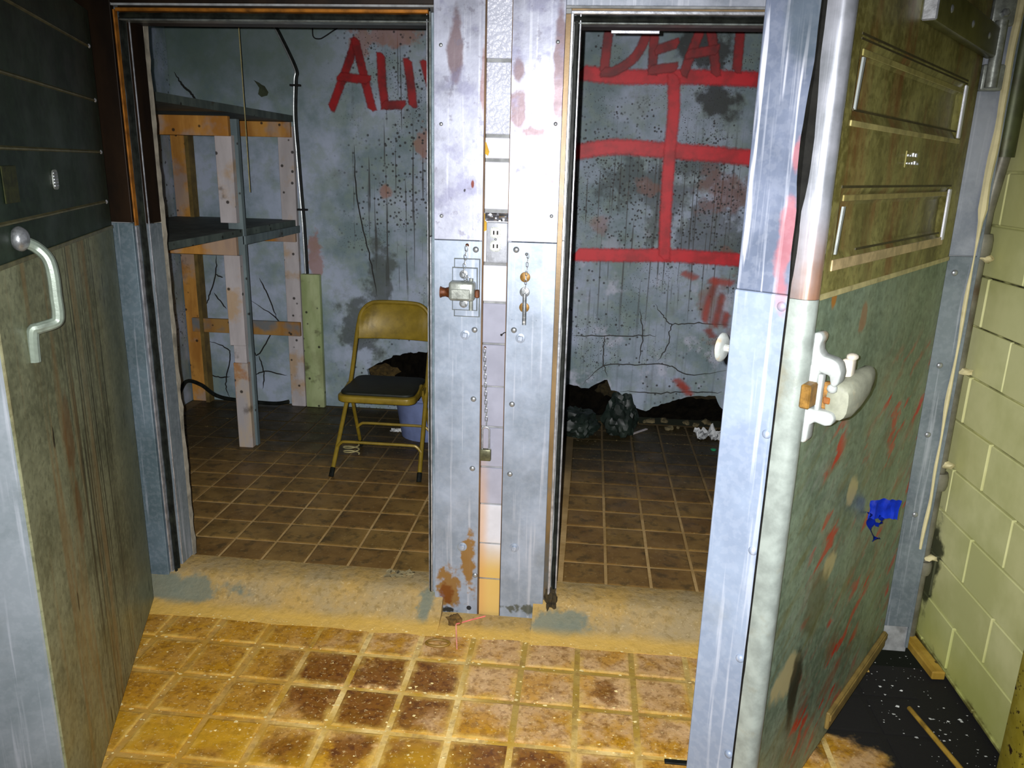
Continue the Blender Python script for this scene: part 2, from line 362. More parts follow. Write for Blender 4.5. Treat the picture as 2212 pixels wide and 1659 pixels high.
M_wallL = wall_paint('stained pale blue plaster', ex_left)
M_wallR = wall_paint('mouldy pale blue plaster', ex_right)
M_wallS = wall_paint('plain pale blue plaster')

def spray(name, col, dark, alpha=1.0, lo=0.0, hi=0.5):
    m = Mat(name)
    a = m.n.new('ShaderNodeAttribute'); a.attribute_name = 'a'; A = a.outputs['Fac']
    v = m.math('ADD', A, m.math('MULTIPLY', m.math('SUBTRACT', m.noise(60, 4), 0.5), 0.45))
    al = m.mul(m.step(v, lo, hi), alpha)
    c = m.mix(m.noise(7, 5, lo=0.4, hi=0.65), col, dark)
    m.done(c, 0.5)
    m.put(m.b.inputs['Alpha'], al)
    return m.m
M_red = spray('red spray paint', lin(232, 14, 34), lin(185, 8, 20))
M_dkred = spray('dark red spray paint', lin(168, 8, 14), lin(118, 6, 8))
M_orange = spray('faded orange spray paint', lin(210, 80, 60), lin(160, 70, 50), 0.6, 0.1, 0.9)
M_crack = spray('dark crack', (0.012, 0.012, 0.01, 1), (0.02, 0.02, 0.015, 1), 0.95, 0.0, 0.35)

# floor
def tile_front():
    m = Mat('grimy quarry tile'); P = m.pos; m.P = P
    d = m.vec('LENGTH', m.sc(m.obj, (1, 1, 0)), (0, 0, 0))
    grime = m.noise(6, 7, rough=0.65)
    pale = lin(205, 168, 118); ochre = lin(182, 132, 20); brown = lin(124, 78, 22)
    left = m.step(m.math('ADD', m.xyz(0), m.math('MULTIPLY', m.noise(5, 4), 0.5)), -0.35, -0.75)
    pz = m.blob((0.03, -0.28, 0), (0.58, 0.22, 1), 0.7, 5)
    c = m.mix(m.noise(9, 6, lo=0.38, hi=0.62, off=(2, 2, 2)), pale, ochre)
    c = m.mix(m.mul(left, 0.85), c, ochre); c = m.mix(m.mul(pz, 0.75), c, pale)
    c = m.mix(m.mul(m.noise(5, 5, lo=0.5, hi=0.62, off=(8, 3, 1)), 0.7), c, lin(185, 132, 14))
    reg = m.mx(m.blob((-0.62, -0.44, 0), (0.40, 0.27, 1), 0.4, 3), m.blob((-0.25, -0.80, 0), (1.0, 0.22, 1), 0.25, 3))
    reg = m.mx(m.mx(reg, m.mul(m.blob((0.13, -0.40, 0), (0.16, 0.1, 1), 0.8, 6), 0.8)), 0.16)
    worn = m.math('ADD', m.math('ADD', m.noise(13, 6, off=(5, 1, 0)), m.math('MULTIPLY', d, -2.4)), m.math('MULTIPLY', m.rnd, 0.30))
    dk = m.mul(m.step(worn, 0.34, 0.50), reg)
    c = m.mix(dk, c, brown)
    c = m.mix(m.mul(m.noise(38, 5, lo=0.48, hi=0.62), dk, 0.75), c, lin(78, 38, 6))
    c = m.mix(m.mul(m.noise(26, 6, lo=0.50, hi=0.62, off=(1, 7, 0)), 0.5), c, lin(118, 78, 12))
    c = m.mix(m.mul(m.noise(62, 5, lo=0.53, hi=0.62, off=(4, 7, 2)), 0.4), c, lin(95, 58, 10))
    c = m.mix(m.mul(m.step(m.xyz(1), -0.55, -0.75), m.noise(4, 4, lo=0.4, hi=0.6, off=(9, 9, 0)), 0.6), c, lin(196, 150, 12))
    c = m.mix(m.mul(m.noise(90, 3, lo=0.60, hi=0.66), 0.45), c, lin(225, 200, 140))
    ax = m.mx(m.math('ABSOLUTE', m.xyz(0, m.obj)), m.math('ABSOLUTE', m.xyz(1, m.obj)))
    film = m.step(m.math('ADD', ax, m.math('MULTIPLY', m.noise(20, 5, off=(6, 6, 6)), 0.05)), 0.085, 0.108)
    c = m.mix(m.mul(film, m.noise(5, 3, lo=0.35, hi=0.6, off=(2, 9, 2)), 0.75), c, lin(208, 172, 84))
    # black filth in the corner behind the open door
    tar = m.mul(m.step(m.math('ADD', m.math('ADD', m.xyz(0), m.math('MULTIPLY', m.xyz(1), 0.55)), m.math('MULTIPLY', m.noise(7, 5), 0.25)), 0.50, 0.58), m.step(m.xyz(0), 0.45, 0.6))
    keep = m.blob((0.80, -0.56, 0), (0.13, 0.10, 1), 0.5, 12)
    tar = m.math('SUBTRACT', tar, m.mul(keep, 0.85))
    c = m.mix(tar, c, lin(5, 4, 2))
    return m.done(c, m.mx(m.step(grime, 0.3, 0.7, 0.45, 0.75), m.mul(tar, 0.95)), 0, m.math('ADD', m.noise(30, 5), m.math('MULTIPLY', d, -3)), 0.6, 0.005)
def grout_front():
    m = Mat('yellowed grout'); m.P = m.pos
    c = m.mix(m.noise(7, 6, lo=0.35, hi=0.65), lin(178, 140, 40), lin(222, 196, 128))
    pz = m.blob((0.05, -0.30, 0), (0.52, 0.34, 1), 0.5, 4)
    c = m.mix(m.mul(pz, 0.8), c, lin(150, 122, 42))
    c = m.mix(m.mul(m.step(m.math('ADD', m.xyz(0), m.math('MULTIPLY', m.noise(5, 4), 0.5)), -0.45, -0.75), 0.75), c, lin(168, 122, 18))
    c = m.mix(m.mul(m.noise(28, 5, lo=0.5, hi=0.65), 0.5), c, lin(120, 85, 25))
    tar = m.step(m.math('ADD', m.math('ADD', m.xyz(0), m.math('MULTIPLY', m.xyz(1), 0.55)), m.math('MULTIPLY', m.noise(7, 5), 0.25)), 0.50, 0.58)
    tar = m.math('SUBTRACT', tar, m.mul(m.blob((0.80, -0.56, 0), (0.13, 0.10, 1), 0.5, 12), 0.85))
    c = m.mix(tar, c, lin(5, 4, 2))
    return m.done(c, 0.85, 0, m.noise(60, 4), 0.5, 0.004)
def tile_cell():
    m = Mat('dark quarry tile'); m.P = m.pos
    c = m.mix(m.noise(7, 6, lo=0.35, hi=0.65), lin(114, 88, 42), lin(144, 114, 60))
    c = m.mix(m.mul(m.rnd, 0.35), c, lin(112, 76, 40))
    c = m.mix(m.mul(m.noise(16, 5, lo=0.5, hi=0.66, off=(4, 4, 4)), 0.6), c, lin(60, 52, 30))
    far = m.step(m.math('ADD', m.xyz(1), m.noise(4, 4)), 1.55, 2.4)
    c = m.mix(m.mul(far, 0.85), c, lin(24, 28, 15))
    c = m.mix(m.mul(m.noise(70, 3, lo=0.62, hi=0.68), 0.4), c, lin(170, 150, 100))
    return m.done(c, m.step(m.noise(6, 4), 0.3, 0.7, 0.4, 0.65), 0, m.noise(22, 5), 0.3, 0.003)
def grout_cell():
    m = Mat('pale cell grout'); m.P = m.pos
    c = m.mix(m.noise(5, 6, lo=0.35, hi=0.65), lin(168, 136, 80), lin(200, 168, 112))
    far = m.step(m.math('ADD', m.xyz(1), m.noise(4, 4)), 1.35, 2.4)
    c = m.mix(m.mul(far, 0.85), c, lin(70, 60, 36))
    return m.done(c, 0.85, 0, m.noise(60, 4), 0.4, 0.003)
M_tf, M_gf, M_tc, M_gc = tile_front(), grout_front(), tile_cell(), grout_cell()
def sill_mat():
    m = Mat('worn concrete sill'); m.P = m.pos
    c = m.mix(m.noise(4, 7, lo=0.35, hi=0.65, rough=0.7), lin(170, 138, 72), lin(150, 132, 94))
    c = m.mix(m.mul(m.noise(40, 5, lo=0.52, hi=0.64), 0.45), c, lin(112, 92, 44))
    c = m.mix(m.mul(m.noise(80, 3, lo=0.62, hi=0.68, off=(2, 2, 2)), 0.25), c, lin(215, 195, 150))
    c = m.mix(m.mul(m.noise(18, 6, lo=0.5, hi=0.7), 0.4), c, lin(140, 115, 50))
    g = m.mx(m.blob((-1.44, -0.035, 0.05), (0.26, 0.055, 0.2), 0.8, 9), m.blob((-0.02, -0.05, 0.05), (0.15, 0.05, 0.2), 0.7, 12))
    g = m.mx(g, m.blob((-0.53, 0.0, 0.06), (0.04, 0.08, 0.2), 0.7, 14))
    c = m.mix(m.mul(g, 0.8), c, lin(92, 106, 96))
    c = m.mix(m.mul(m.step(m.xyz(1), -0.05, -0.1), 0.7), c, lin(205, 165, 70))
    return m.done(c, 0.8, 0, m.noise(22, 8), 0.6, 0.012)
M_sill = sill_mat()
def block_mat(name='cream painted block', mortar=False):
    m = Mat(name); m.P = m.pos
    a, b = (lin(200, 202, 138), lin(226, 226, 168))
    c = m.mix(m.noise(3, 5, lo=0.35, hi=0.65), a, b)
    c = m.mix(m.mul(m.rnd, 0.25), c, lin(190, 186, 120))
    c = m.mix(m.mul(m.step(m.xyz(2), 1.55, 2.0), 0.6), c, lin(168, 165, 50))  # flash falloff up the wall painted in as olive
    c = m.mix(m.mul(m.step(m.xyz(2), 0.3, 0.0), 0.6), c, lin(176, 184, 80))
    if mortar: c = m.mix(m.noise(5, 3, k=(1, 1, 0.6), lo=0.42, hi=0.6), c, lin(35, 34, 20)) if mortar == 'd' else c
    mo = m.mx(m.blob((1.25, 0.1, 0.29), (1, 0.07, 0.22), 0.8, 9), m.blob((1.25, 0.16, 0.12), (1, 0.06, 0.16), 0.6, 9))
    c = m.mix(m.mul(mo, 0.9), c, lin(28, 36, 24))
    ft = m.mul(m.step(m.math('ADD', m.xyz(2), m.math('MULTIPLY', m.noise(14, 5), 0.1)), 0.09, 0.05), 0.85)
    c = m.mix(ft, c, lin(70, 55, 15))
    return m.done(c, 0.5, 0, m.noise(40, 4), 0.2, 0.002)
M_block, M_mortar = block_mat(), block_mat('dirty painted mortar', 'd')
def wood(name, c1, c2, grey=(150, 155, 160), ga=0.5, gs=2.5, thr=0.5):
    m = Mat(name)
    c = m.mix(m.noise(10, 5, k=(1, 1, 0.25), lo=0.35, hi=0.65), c1, c2)
    c = m.mix(m.mul(m.noise(gs, 5, lo=thr, hi=thr + 0.1, off=(3, 0, 1)), ga), c, lin(*grey))
    c = m.mix(m.mul(m.voro(14, lo=0.16, hi=0.09), 0.9), c, lin(25, 20, 10))
    c = m.mix(m.mul(m.noise(6, 6, lo=0.6, hi=0.72, off=(1, 5, 1)), 0.7), c, lin(60, 45, 20))
    return m.done(c, 0.7, 0, m.noise(30, 4, k=(1, 1, 0.2)), 0.3, 0.003)
M_wood = wood('bare orange timber', lin(168, 112, 40), lin(205, 148, 66))
M_wood_p = wood('whitewashed timber', lin(198, 192, 192), lin(178, 172, 172), (185, 150, 100), 0.7, 3.0, 0.52)
M_wood_g = wood('grey painted timber', lin(96, 112, 116), lin(120, 136, 138), (90, 100, 100), 0.4)
M_shelf = wood('dark dusty shelf board', lin(70, 82, 78), lin(96, 108, 100), (50, 58, 50), 0.5)
M_wood_y = wood('yellowed timber', lin(150, 118, 34), lin(182, 148, 58), (40, 34, 10), 0.7)
M_green_board = wood('pale green board', lin(150, 165, 110), lin(178, 190, 140), (120, 120, 80), 0.4)
M_chair = plain('tan enamelled steel', lin(138, 116, 34), 0.4, 0.1, 0.15, 18, (60, 48, 16), 0.4)
M_pad = plain('black seat pad', lin(22, 26, 16), 0.6, 0, 0.4, 20)
M_bucket = plain('pale blue plastic', lin(112, 126, 168), 0.6, 0, 0.2, 8, (80, 90, 110), 0.5)
M_bag = plain('dark green bin liner', lin(24, 36, 30), 0.5, 0, 0.4, 10, (60, 70, 60), 0.3)
M_rubble = plain('broken plaster', lin(110, 100, 70), 0.9, 0, 0.3, 30, (40, 36, 20), 0.7)
M_insul = plain('dark cork insulation', lin(13, 10, 5), 0.95, 0, 0.6, 25, (4, 4, 2), 0.8)
M_insul.node_tree.nodes['Principled BSDF'].inputs['Specular IOR Level'].default_value = 0.1
M_paper = plain('crumpled white plastic', (0.6, 0.62, 0.62), 0.5, 0, 0.2, 20)
M_blue = plain('blue tape', lin(8, 36, 140), 0.5, 0, 0.3, 20, (5, 20, 100), 0.5)
M_blue.node_tree.nodes['Principled BSDF'].inputs['Specular IOR Level'].default_value = 0.25
M_straw = plain('red plastic straw', lin(215, 110, 100), 0.4)
M_clod = plain('brown dirt clod', lin(95, 70, 25), 0.95, 0, 0.4, 40)
M_pipe = plain('rusty grey pipe', lin(120, 118, 105), 0.45, 0.4, 0.35, 12, (80, 50, 25), 0.7)
M_caulk = plain('cream caulk', lin(205, 195, 150), 0.7, 0, 0.1, 20, (150, 130, 70), 0.5)
M_post = None
def post_mat():
    m = Mat('rust-speckled yellow paint')
    c = m.mix(m.noise(6, 5, lo=0.4, hi=0.6), lin(165, 150, 40), lin(190, 178, 75))
    c = m.mix(m.mx(m.noise(24, 5, lo=0.58, hi=0.64), m.mul(m.voro(60, lo=0.22, hi=0.12), 0.8)), c, lin(50, 30, 8))
    return m.done(c, 0.6, 0, m.noise(30, 4), 0.4, 0.004)
M_post = post_mat()
M_cord = plain('dusty cord', lin(170, 160, 110), 0.8)
M_conduit = plain('shiny cable sheath', (0.33, 0.35, 0.35), 0.32, 0.5, 0.2, 30, (20, 20, 18), 0.5)
M_flake = plain('pale paint flake', lin(235, 215, 150), 0.7, 0, 0.2, 90)
M_foil = plain('crumpled foil', (0.45, 0.46, 0.5), 0.25, 0.9, 0.3, 30)
M_yellowpaper = plain('torn yellowed paper', lin(185, 145, 40), 0.8)

# ------------------------------------------------------------------ structure: front wall with cladding
H = 2.62
wf = empty('wall_front', kind='structure', label='metal-clad cooler front with two doorways', cat='wall')
b = B()
b.box(-2.8, -1.53, 0.004, 0.14, 0, H); b.box(-0.487, -0.075, 0.014, 0.14, 0, 2.05); b.box(-1.53, 1.165, 0.004, 0.14, 2.05, H); b.box(0.955, 1.165, 0.004, 0.14, 0, 2.05)
obj('wall_core', b, M_core, wf, 0)
def sheet(x0, x1, z0, z1, mat, y0=-0.002, y1=0.02, name='cladding_sheet'):
    return obj(name, B().box(x0, x1, y0, y1, z0, z1, 0.0015), mat, wf, 30)
sheet(-2.8, -1.517, 0.0, 1.386, M_teal); sheet(-2.8, -1.517, 1.388, H, M_dark_rust, -0.001)
sheet(-0.500, -0.343, 0.012, 1.366, M_pil_lo, -0.003); sheet(-0.500, -0.343, 1.3675, H, M_pil_up, -0.001)
sheet(-0.261, -0.105, 0.016, 1.367, M_pil_lo, -0.003); sheet(-0.263, -0.105, 1.3685, H, M_pil_up, -0.001)
sheet(0.99, 1.165, 0.10, 1.37, M_galv_d, -0.003); sheet(0.99, 1.165, 1.372, H, M_galv, -0.001)
sheet(-1.515, -0.5, 2.056, H, M_dark_rust, -0.001); sheet(-0.105, 0.99, 2.056, H, M_galv, -0.001)
# centre strip of stacked glazed blocks
def strip_mat(name, col, rough, metal=0.1, bumpy=False):
    m = Mat(name); m.P = m.pos
    c = m.mix(m.noise(8, 4, lo=0.35, hi=0.65), tuple(x * 0.85 for x in col[:3]) + (1,), col)
    c = m.mix(m.mul(m.step(m.xyz(2), 0.34, 0.18), 0.85), c, lin(200, 160, 45))
    c = m.mix(m.mul(m.step(m.xyz(2), 0.8, 0.35), m.step(m.xyz(0), -0.30, -0.335), 0.6), c, lin(200, 150, 90))
    c = m.mix(m.mul(m.step(m.xyz(2), 1.45, 1.75), m.step(m.math('ADD', m.xyz(0), m.math('MULTIPLY', m.noise(12, 3), 0.04)), -0.312, -0.335), 0.8), c, lin(130, 80, 60))
    return m.done(c, rough, metal, m.noise(95, 2, rough=0.4) if bumpy else m.noise(8, 3), 0.6 if bumpy else 0.1, 0.010 if bumpy else 0.004)
M_stucco = strip_mat('rough stucco', (0.60, 0.63, 0.74, 1), 0.35, 0.0, True)
M_glazed = strip_mat('glossy grey glazed block', (0.36, 0.37, 0.45, 1), 0.22)
M_glazed_w = strip_mat('glossy white glazed block', (0.62, 0.63, 0.68, 1), 0.3)
cuts = [0.0, 0.16, 0.301, 0.454, 0.593, 0.739, 0.883, 1.03, 1.168, 1.295, 1.461, 1.616, 1.688, 1.905, H]
for i in range(len(cuts) - 1):
    z0, z1 = cuts[i], cuts[i + 1]; g = 0.003 if z1 < 1.2 else 0.005
    mat = M_stucco if z0 >= 1.68 else (M_glazed_w if z0 >= 1.16 or 0.29 < z0 < 0.45 or z0 < 0.29 else M_glazed)
    o = obj('glazed_block' if mat != M_stucco else 'stucco_panel', B().box(-0.355, -0.250, -0.016, 0.03, -(z1 - z0) / 2 + g, (z1 - z0) / 2 - g, 0.002), mat, wf, 30, (0, 0.022, (z0 + z1) / 2))
    o.rotation_euler = (random.uniform(-0.012, 0.012), 0, random.uniform(-0.01, 0.01))
obj('torn_paper', B().prism([(-0.342, 1.636), (-0.330, 1.628), (-0.326, 1.640), (-0.336, 1.668), (-0.342, 1.672)], -0.001, 0.004), M_yellowpaper, wf, 0)
obj('torn_paper', B().prism([(-0.342, 1.395), (-0.332, 1.40), (-0.324, 1.415), (-0.334, 1.43), (-0.331, 1.45), (-0.342, 1.455)], -0.001, 0.004), M_yellowpaper, wf, 0)
b = bmesh.new(); bmesh.ops.create_grid(b, x_segments=12, y_segments=6, size=0.5)
for v in b.verts:
    x, z = v.co.x * 0.074, v.co.y * 0.026
    v.co = Vector((-0.298 + x, -0.004 - 0.006 * mnoise.noise(Vector((x * 120, z * 160, 2))), 1.443 + z))
bb = B(); bb.join(b); obj('foil_scrap', bb, M_foil, wf, 20)
M_rust_edge = plain('browned sheet edge', lin(92, 66, 36), 0.6, 0.2, 0.5, 12, (30, 26, 18), 0.7, k=(1, 1, 0.4))
# screws and bolts on the cladding
def dome(r, h): return [(0.0001, h), (r * 0.5, h * 0.86), (r * 0.85, h * 0.5), (r, 0.0)][::-1]
RX = Matrix.Rotation(R(90), 4, 'X')
def head(x, z, r=0.010, h=0.005, mat=M_steel, y=-0.003, name='screw'):
    o = obj(name, B().lathe(dome(r, h), 14, RX), mat, wf, 50, (x, y, z)); return o
for x, z in [(-0.364, 1.339), (-0.365, 1.077), (-0.366, 0.839), (-0.367, 0.588), (-0.353, 0.177), (-0.234, 1.343), (-0.235, 1.082), (-0.235, 0.828), (-0.236, 0.576), (1.105, 1.32), (1.109, 1.03), (1.11, 0.80), (1.115, 0.52)]: head(x, z)
for x, z in [(-0.478, 1.945), (-0.477, 1.719), (-0.476, 1.441), (-0.126, 1.957), (-0.124, 1.726), (-0.126, 1.451)]: head(x, z, 0.006, 0.003, M_steel, -0.001)
obj('strip_edge', B().box(-0.3435, -0.3385, -0.004, 0.02, 0.013, H), M_rust_edge, wf, 0)
obj('strip_edge', B().box(-0.2635, -0.2615, -0.0035, 0.02, 0.017, H), M_rust_edge, wf, 0)
head(-0.374, 0.043, 0.009, 0.002, M_slot, name='bolt_hole')
for x, z in [(-0.396, 1.059), (-0.213, 1.056), (-0.399, 0.288), (-0.214, 0.297)]:
    o = obj('carriage_bolt', B().lathe([(0.016, 0), (0.016, 0.002), (0.013, 0.003)], 18, RX).box(-0.008, 0.008, -0.010, 0, -0.008, 0.008, 0.0015), M_pil_lo, wf, 40, (x, -0.003, z)); o.rotation_euler = (0, R(8), 0)
for z, mt in [(1.257, M_brass), (1.209, M_steel), (1.159, M_brass)]:
    obj('bolt_plug', B().lathe([(0.0165, 0), (0.0165, 0.003), (0.0145, 0.004)], 20, RX).box(-0.001, 0.001, -0.0048, 0, -0.010, 0.010), mt, wf, 40, (-0.203, -0.003, z))
obj('weld_outline', B().box(-0.243, -0.162, -0.0038, 0, 1.300, 1.3015).box(-0.243, -0.162, -0.0038, 0, 1.116, 1.1175).box(-0.243, -0.2415, -0.0038, 0, 1.116, 1.30).box(-0.1635, -0.162, -0.0038, 0, 1.116, 1.30), M_pil_lo, wf, 0)
obj('bent_nail', B().tube([(-0.262, -0.002, 1.073), (-0.266, -0.012, 1.074), (-0.274, -0.02, 1.068)], 0.0016, 6).lathe(dome(0.004, 0.002), 8, Matrix.Translation((-0.274, -0.02, 1.068)) @ RX), M_slot, wf)
# hinge brackets on the right frame
for z in (1.872, 2.04):
    t = obj('hinge_bracket', B().box(-0.03, 0.03, -0.035, 0, -0.035, 0.035, 0.006, 2), M_steel_olive, wf, 40, (1.100, -0.003, z))
    obj('bolt_head', B().lathe([(0.012, 0), (0.012, 0.008), (0.009, 0.011), (0.0001, 0.012)], 6, RX), M_steel, t, 30, (0, -0.035, -0.003))

# doorway frames: lip, gasket, inner lip, reveal, rough plaster edge
M_jamb = plain('rust washed jamb', lin(118, 96, 62), 0.4, 0.3, 0.4, 8, (70, 90, 100), 0.6, k=(1, 1, 0.3))
M_lip_dk = plain('darkened frame lip', (0.16, 0.18, 0.17), 0.35, 0.5, 0.4, 30)
def frame(name, x0, x1, ztop, lipmat, label, K=1.0):
    t = empty(name, kind='structure', label=label, cat='door frame')
    dz = 0.10
    for s, x, nm in ((1, x0, 'l'), (-1, x1, 'r')):
        bx = lambda a0, a1, y0, y1, z0=dz, z1=ztop, bev=0.002: B().box(min(x + s * K * a0, x + s * K * a1), max(x + s * K * a0, x + s * K * a1), y0, y1, z0, z1, bev * K)
        obj('jamb_face', bx(0.0, 0.019, 0.012, 0.03, 0.05), M_teal if x < -1 or s < 0 else M_jamb, t)
        wide = x < -1; ly = 0.014 if wide else 0.05
        obj('jamb_lip', bx(0.017, 0.026, -0.006, ly, dz, 1.375), M_lip, t)
        obj('jamb_lip', bx(0.017, 0.026, -0.006, ly, 1.378), lipmat if s > 0 else M_lip_dk, t)
        pts = [(x + s * K * 0.034 + 0.0015 * mnoise.noise(Vector((z * 9, x * 3, 0))), 0.018, z) for z in [dz - 0.02 + i * (ztop - dz) / 60 for i in range(61)]]
        obj('gasket', B().tube(pts, [0.0085 * (0.4 + 0.6 * K) + 0.002 * mnoise.noise(Vector((p[2] * 40, x, 5))) for p in pts], 6).tube([(p[0] + s * K * 0.006, p[1] + 0.014, p[2]) for p in pts], 0.008 * (0.4 + 0.6 * K), 6), M_rubber, t)
        obj('inner_lip', bx(0.042, 0.048, 0.054 if wide else 0.012, 0.06, dz), M_lip, t)
        obj('reveal_sheet', bx(0.028, 0.046, 0.055, 0.135, dz, 1.38), M_galv_d, t)
        obj('reveal_sheet', bx(0.028, 0.046, 0.055, 0.135, 1.382), M_dark_rust if s > 0 and x < -1 else M_galv_d, t)
    bz = lambda a0, a1, y0, y1, bev=0.002: B().box(x0 + 0.017, x1 - 0.017, y0, y1, ztop + 0.019 - a1, ztop + 0.019 - a0, bev)
    obj('head_face', bz(0.0, 0.016, 0.012, 0.03), M_dark_rust if lipmat == M_lip_rust else M_jamb, t); obj('head_lip', bz(0.014, 0.024, -0.006, 0.05), lipmat, t)
    obj('head_gasket', B().tube([(x0 + 0.02 + i * (x1 - x0 - 0.04) / 20, 0.018, ztop - 0.014 + 0.001 * math.sin(i * 2)) for i in range(21)], 0.009, 6).tube([(x0 + 0.02 + i * (x1 - x0 - 0.04) / 20, 0.034, ztop - 0.02) for i in range(21)], 0.008, 6), M_rubber, t)
    obj('inner_head_lip', bz(0.042, 0.048, 0.012, 0.06), M_lip_dk, t); obj('head_reveal', bz(0.03, 0.046, 0.055, 0.135), M_dark_rust, t)
    return t
tl = frame('trim_1', -1.517, -0.4985, 2.037, M_lip_rust, 'stepped metal frame of the doorway with the chair behind it', 0.55)
tr = frame('trim_2', -0.107, 0.99, 2.037, M_lip, 'stepped metal frame of the doorway behind the open right door')
def rough_edge(x, s, t):
    b = bmesh.new(); L = []
    for i in range(60):
        z = 0.09 + i * 1.99 / 59; e = 0.004 * mnoise.noise(Vector((z * 25, x, 1))) + 0.004 * mnoise.noise(Vector((z * 70, x, 4)))
        L.append([b.verts.new((x, 0.136, z)), b.verts.new((x + s * (0.026 + e), 0.137, z)), b.verts.new((x + s * (0.026 + e), 0.165, z)), b.verts.new((x, 0.165, z))])
    for i in range(59):
        for k in range(4): b.faces.new((L[i][k], L[i][(k + 1) % 4], L[i + 1][(k + 1) % 4], L[i + 1][k]))
    bmesh.ops.recalc_face_normals(b, faces=b.faces)
    obj('plaster_edge', B().join(b), M_pale_edge, t, 30)
rough_edge(-1.520, 1, tl)
obj('metal_strip', B().box(0.03, 0.17, 0.015, 0.03, 1.985, 1.992), M_lip, tr)
obj('corroded_foot', B().lump((-0.078, 0.005, 0.095), (0.022, 0.02, 0.05), 3, 0.7, 3, 3), plain('rotten rust', lin(48, 38, 12), 0.9, 0, 0.6, 60), tr)

# sills
def sill(name, x0, x1, label):
    prof = [(0.14, 0.0), (0.14, 0.096), (0.10, 0.10), (0.035, 0.098), (0.0, 0.085), (-0.045, 0.030), (-0.085, 0.012), (-0.135, 0.001), (-0.135, 0.0)]
    b = bmesh.new(); rows = []; n = 40
    for i in range(n + 1):
        x = x0 + (x1 - x0) * i / n
        rows.append([b.verts.new((x, y + 0.010 * mnoise.noise(Vector((x * 9, y * 5, 2))) * (y < 0.05), max(0.0, z + 0.003 * mnoise.noise(Vector((x * 14, y * 20, 7))) * (z > 0)))) for y, z in prof])
    for i in range(n):
        for k in range(len(prof)): b.faces.new((rows[i][k], rows[i + 1][k], rows[i + 1][(k + 1) % len(prof)], rows[i][(k + 1) % len(prof)]))
    b.faces.new(rows[0]); b.faces.new(rows[-1][::-1]); bmesh.ops.recalc_face_normals(b, faces=b.faces)
    return tag(obj(name, B().join(b), M_sill, None, 40), label, 'sill', None, 'structure')
sill('trim_3', -1.62, -0.47, 'worn concrete sill of the doorway with the chair behind it')
sill('trim_4', -0.14, 1.0, 'worn concrete sill of the doorway behind the open right door')
b = bmesh.new(); rows = []
for i in range(25):
    x = -0.58 + i * 0.58 / 24; wn = min(1, 4 * min(i, 24 - i) / 24)
    rows.append([b.verts.new((x, y + 0.008 * mnoise.noise(Vector((x * 12, y * 9, 5))), z * (0.55 + 0.45 * wn))) for y, z in ((0.0, 0.02), (-0.02, 0.02), (-0.06, 0.012), (-0.128, 0.0))])
for i in range(24):
    for k in range(3): b.faces.new((rows[i][k], rows[i][k + 1], rows[i + 1][k + 1], rows[i + 1][k]))
obj('mortar_fillet', B().join(b), M_sill, wf, 40)

# ------------------------------------------------------------------ floors: grout bed and tiles
def tile_mesh(sx, sy, seed):
    rr = random.Random(seed); b = bmesh.new(); c = 0.004
    lo = [(-sx, -sy), (sx, -sy), (sx, sy), (-sx, sy)]
    A = [b.verts.new((x, y, -0.008)) for x, y in lo]
    top = [(x - math.copysign(c + rr.uniform(0, 0.002), x), y - math.copysign(c + rr.uniform(0, 0.002), y)) for x, y in lo]
    Bt = [b.verts.new((x, y, -0.002)) for x, y in [(x + math.copysign(-0.001, x), y + math.copysign(-0.001, y)) for x, y in lo]]
    T = [b.verts.new((x, y, rr.uniform(-0.0006, 0.0006))) for x, y in top]
    for U, V in ((A, Bt), (Bt, T)):
        for k in range(4): b.faces.new((U[k], U[(k + 1) % 4], V[(k + 1) % 4], V[k]))
    b.faces.new(T)
    me = bpy.data.meshes.new('tile'); b.to_mesh(me); b.free(); return me
def floor(name, x0, x1, y0, y1, gx, gy, px, py, grout, tm, gw, label):
    f = tag(obj(name, B().box(x0, x1, y0, y1, -0.06, -0.0045), grout, None, 0), label, 'floor', None, 'structure')
    ms = [tile_mesh((px - gw) / 2, (py - gw) / 2, i) for i in range(5)]
    for me in ms: me.materials.append(tm)
    i0 = math.ceil((x0 - gx) / px - 0.02); j0 = math.ceil((y0 - gy) / py - 0.02); n = 0
    for i in range(i0, i0 + 60):
        for j in range(j0, j0 + 60):
            cx, cy = gx + (i + 0.5) * px, gy + (j + 0.5) * py
            if cx + px * 0.45 > x1 or cy + py * 0.45 > y1: continue
            o = bpy.data.objects.new('tile', ms[random.randrange(5)]); COL.objects.link(o); o.parent = f
            o.location = (cx + random.uniform(-0.001, 0.001), cy + random.uniform(-0.001, 0.001), random.uniform(-0.0008, 0.0008)); o.rotation_euler = (0, 0, random.uniform(-0.006, 0.006)); n += 1
    return f
floor('floor', -1.98, 1.26, -1.72, -0.085, -0.155, -0.085, 0.182, 0.1795, M_gf, M_tf, 0.021, 'yellowed quarry tile floor before the two doorways')
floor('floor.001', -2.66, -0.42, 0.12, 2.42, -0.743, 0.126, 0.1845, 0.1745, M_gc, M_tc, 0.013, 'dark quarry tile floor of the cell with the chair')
floor('floor.002', -0.14, 1.12, 0.12, 2.42, 0.131, 0.134, 0.1795, 0.1735, M_gc, M_tc, 0.014, 'dark quarry tile floor of the cell with red graffiti')

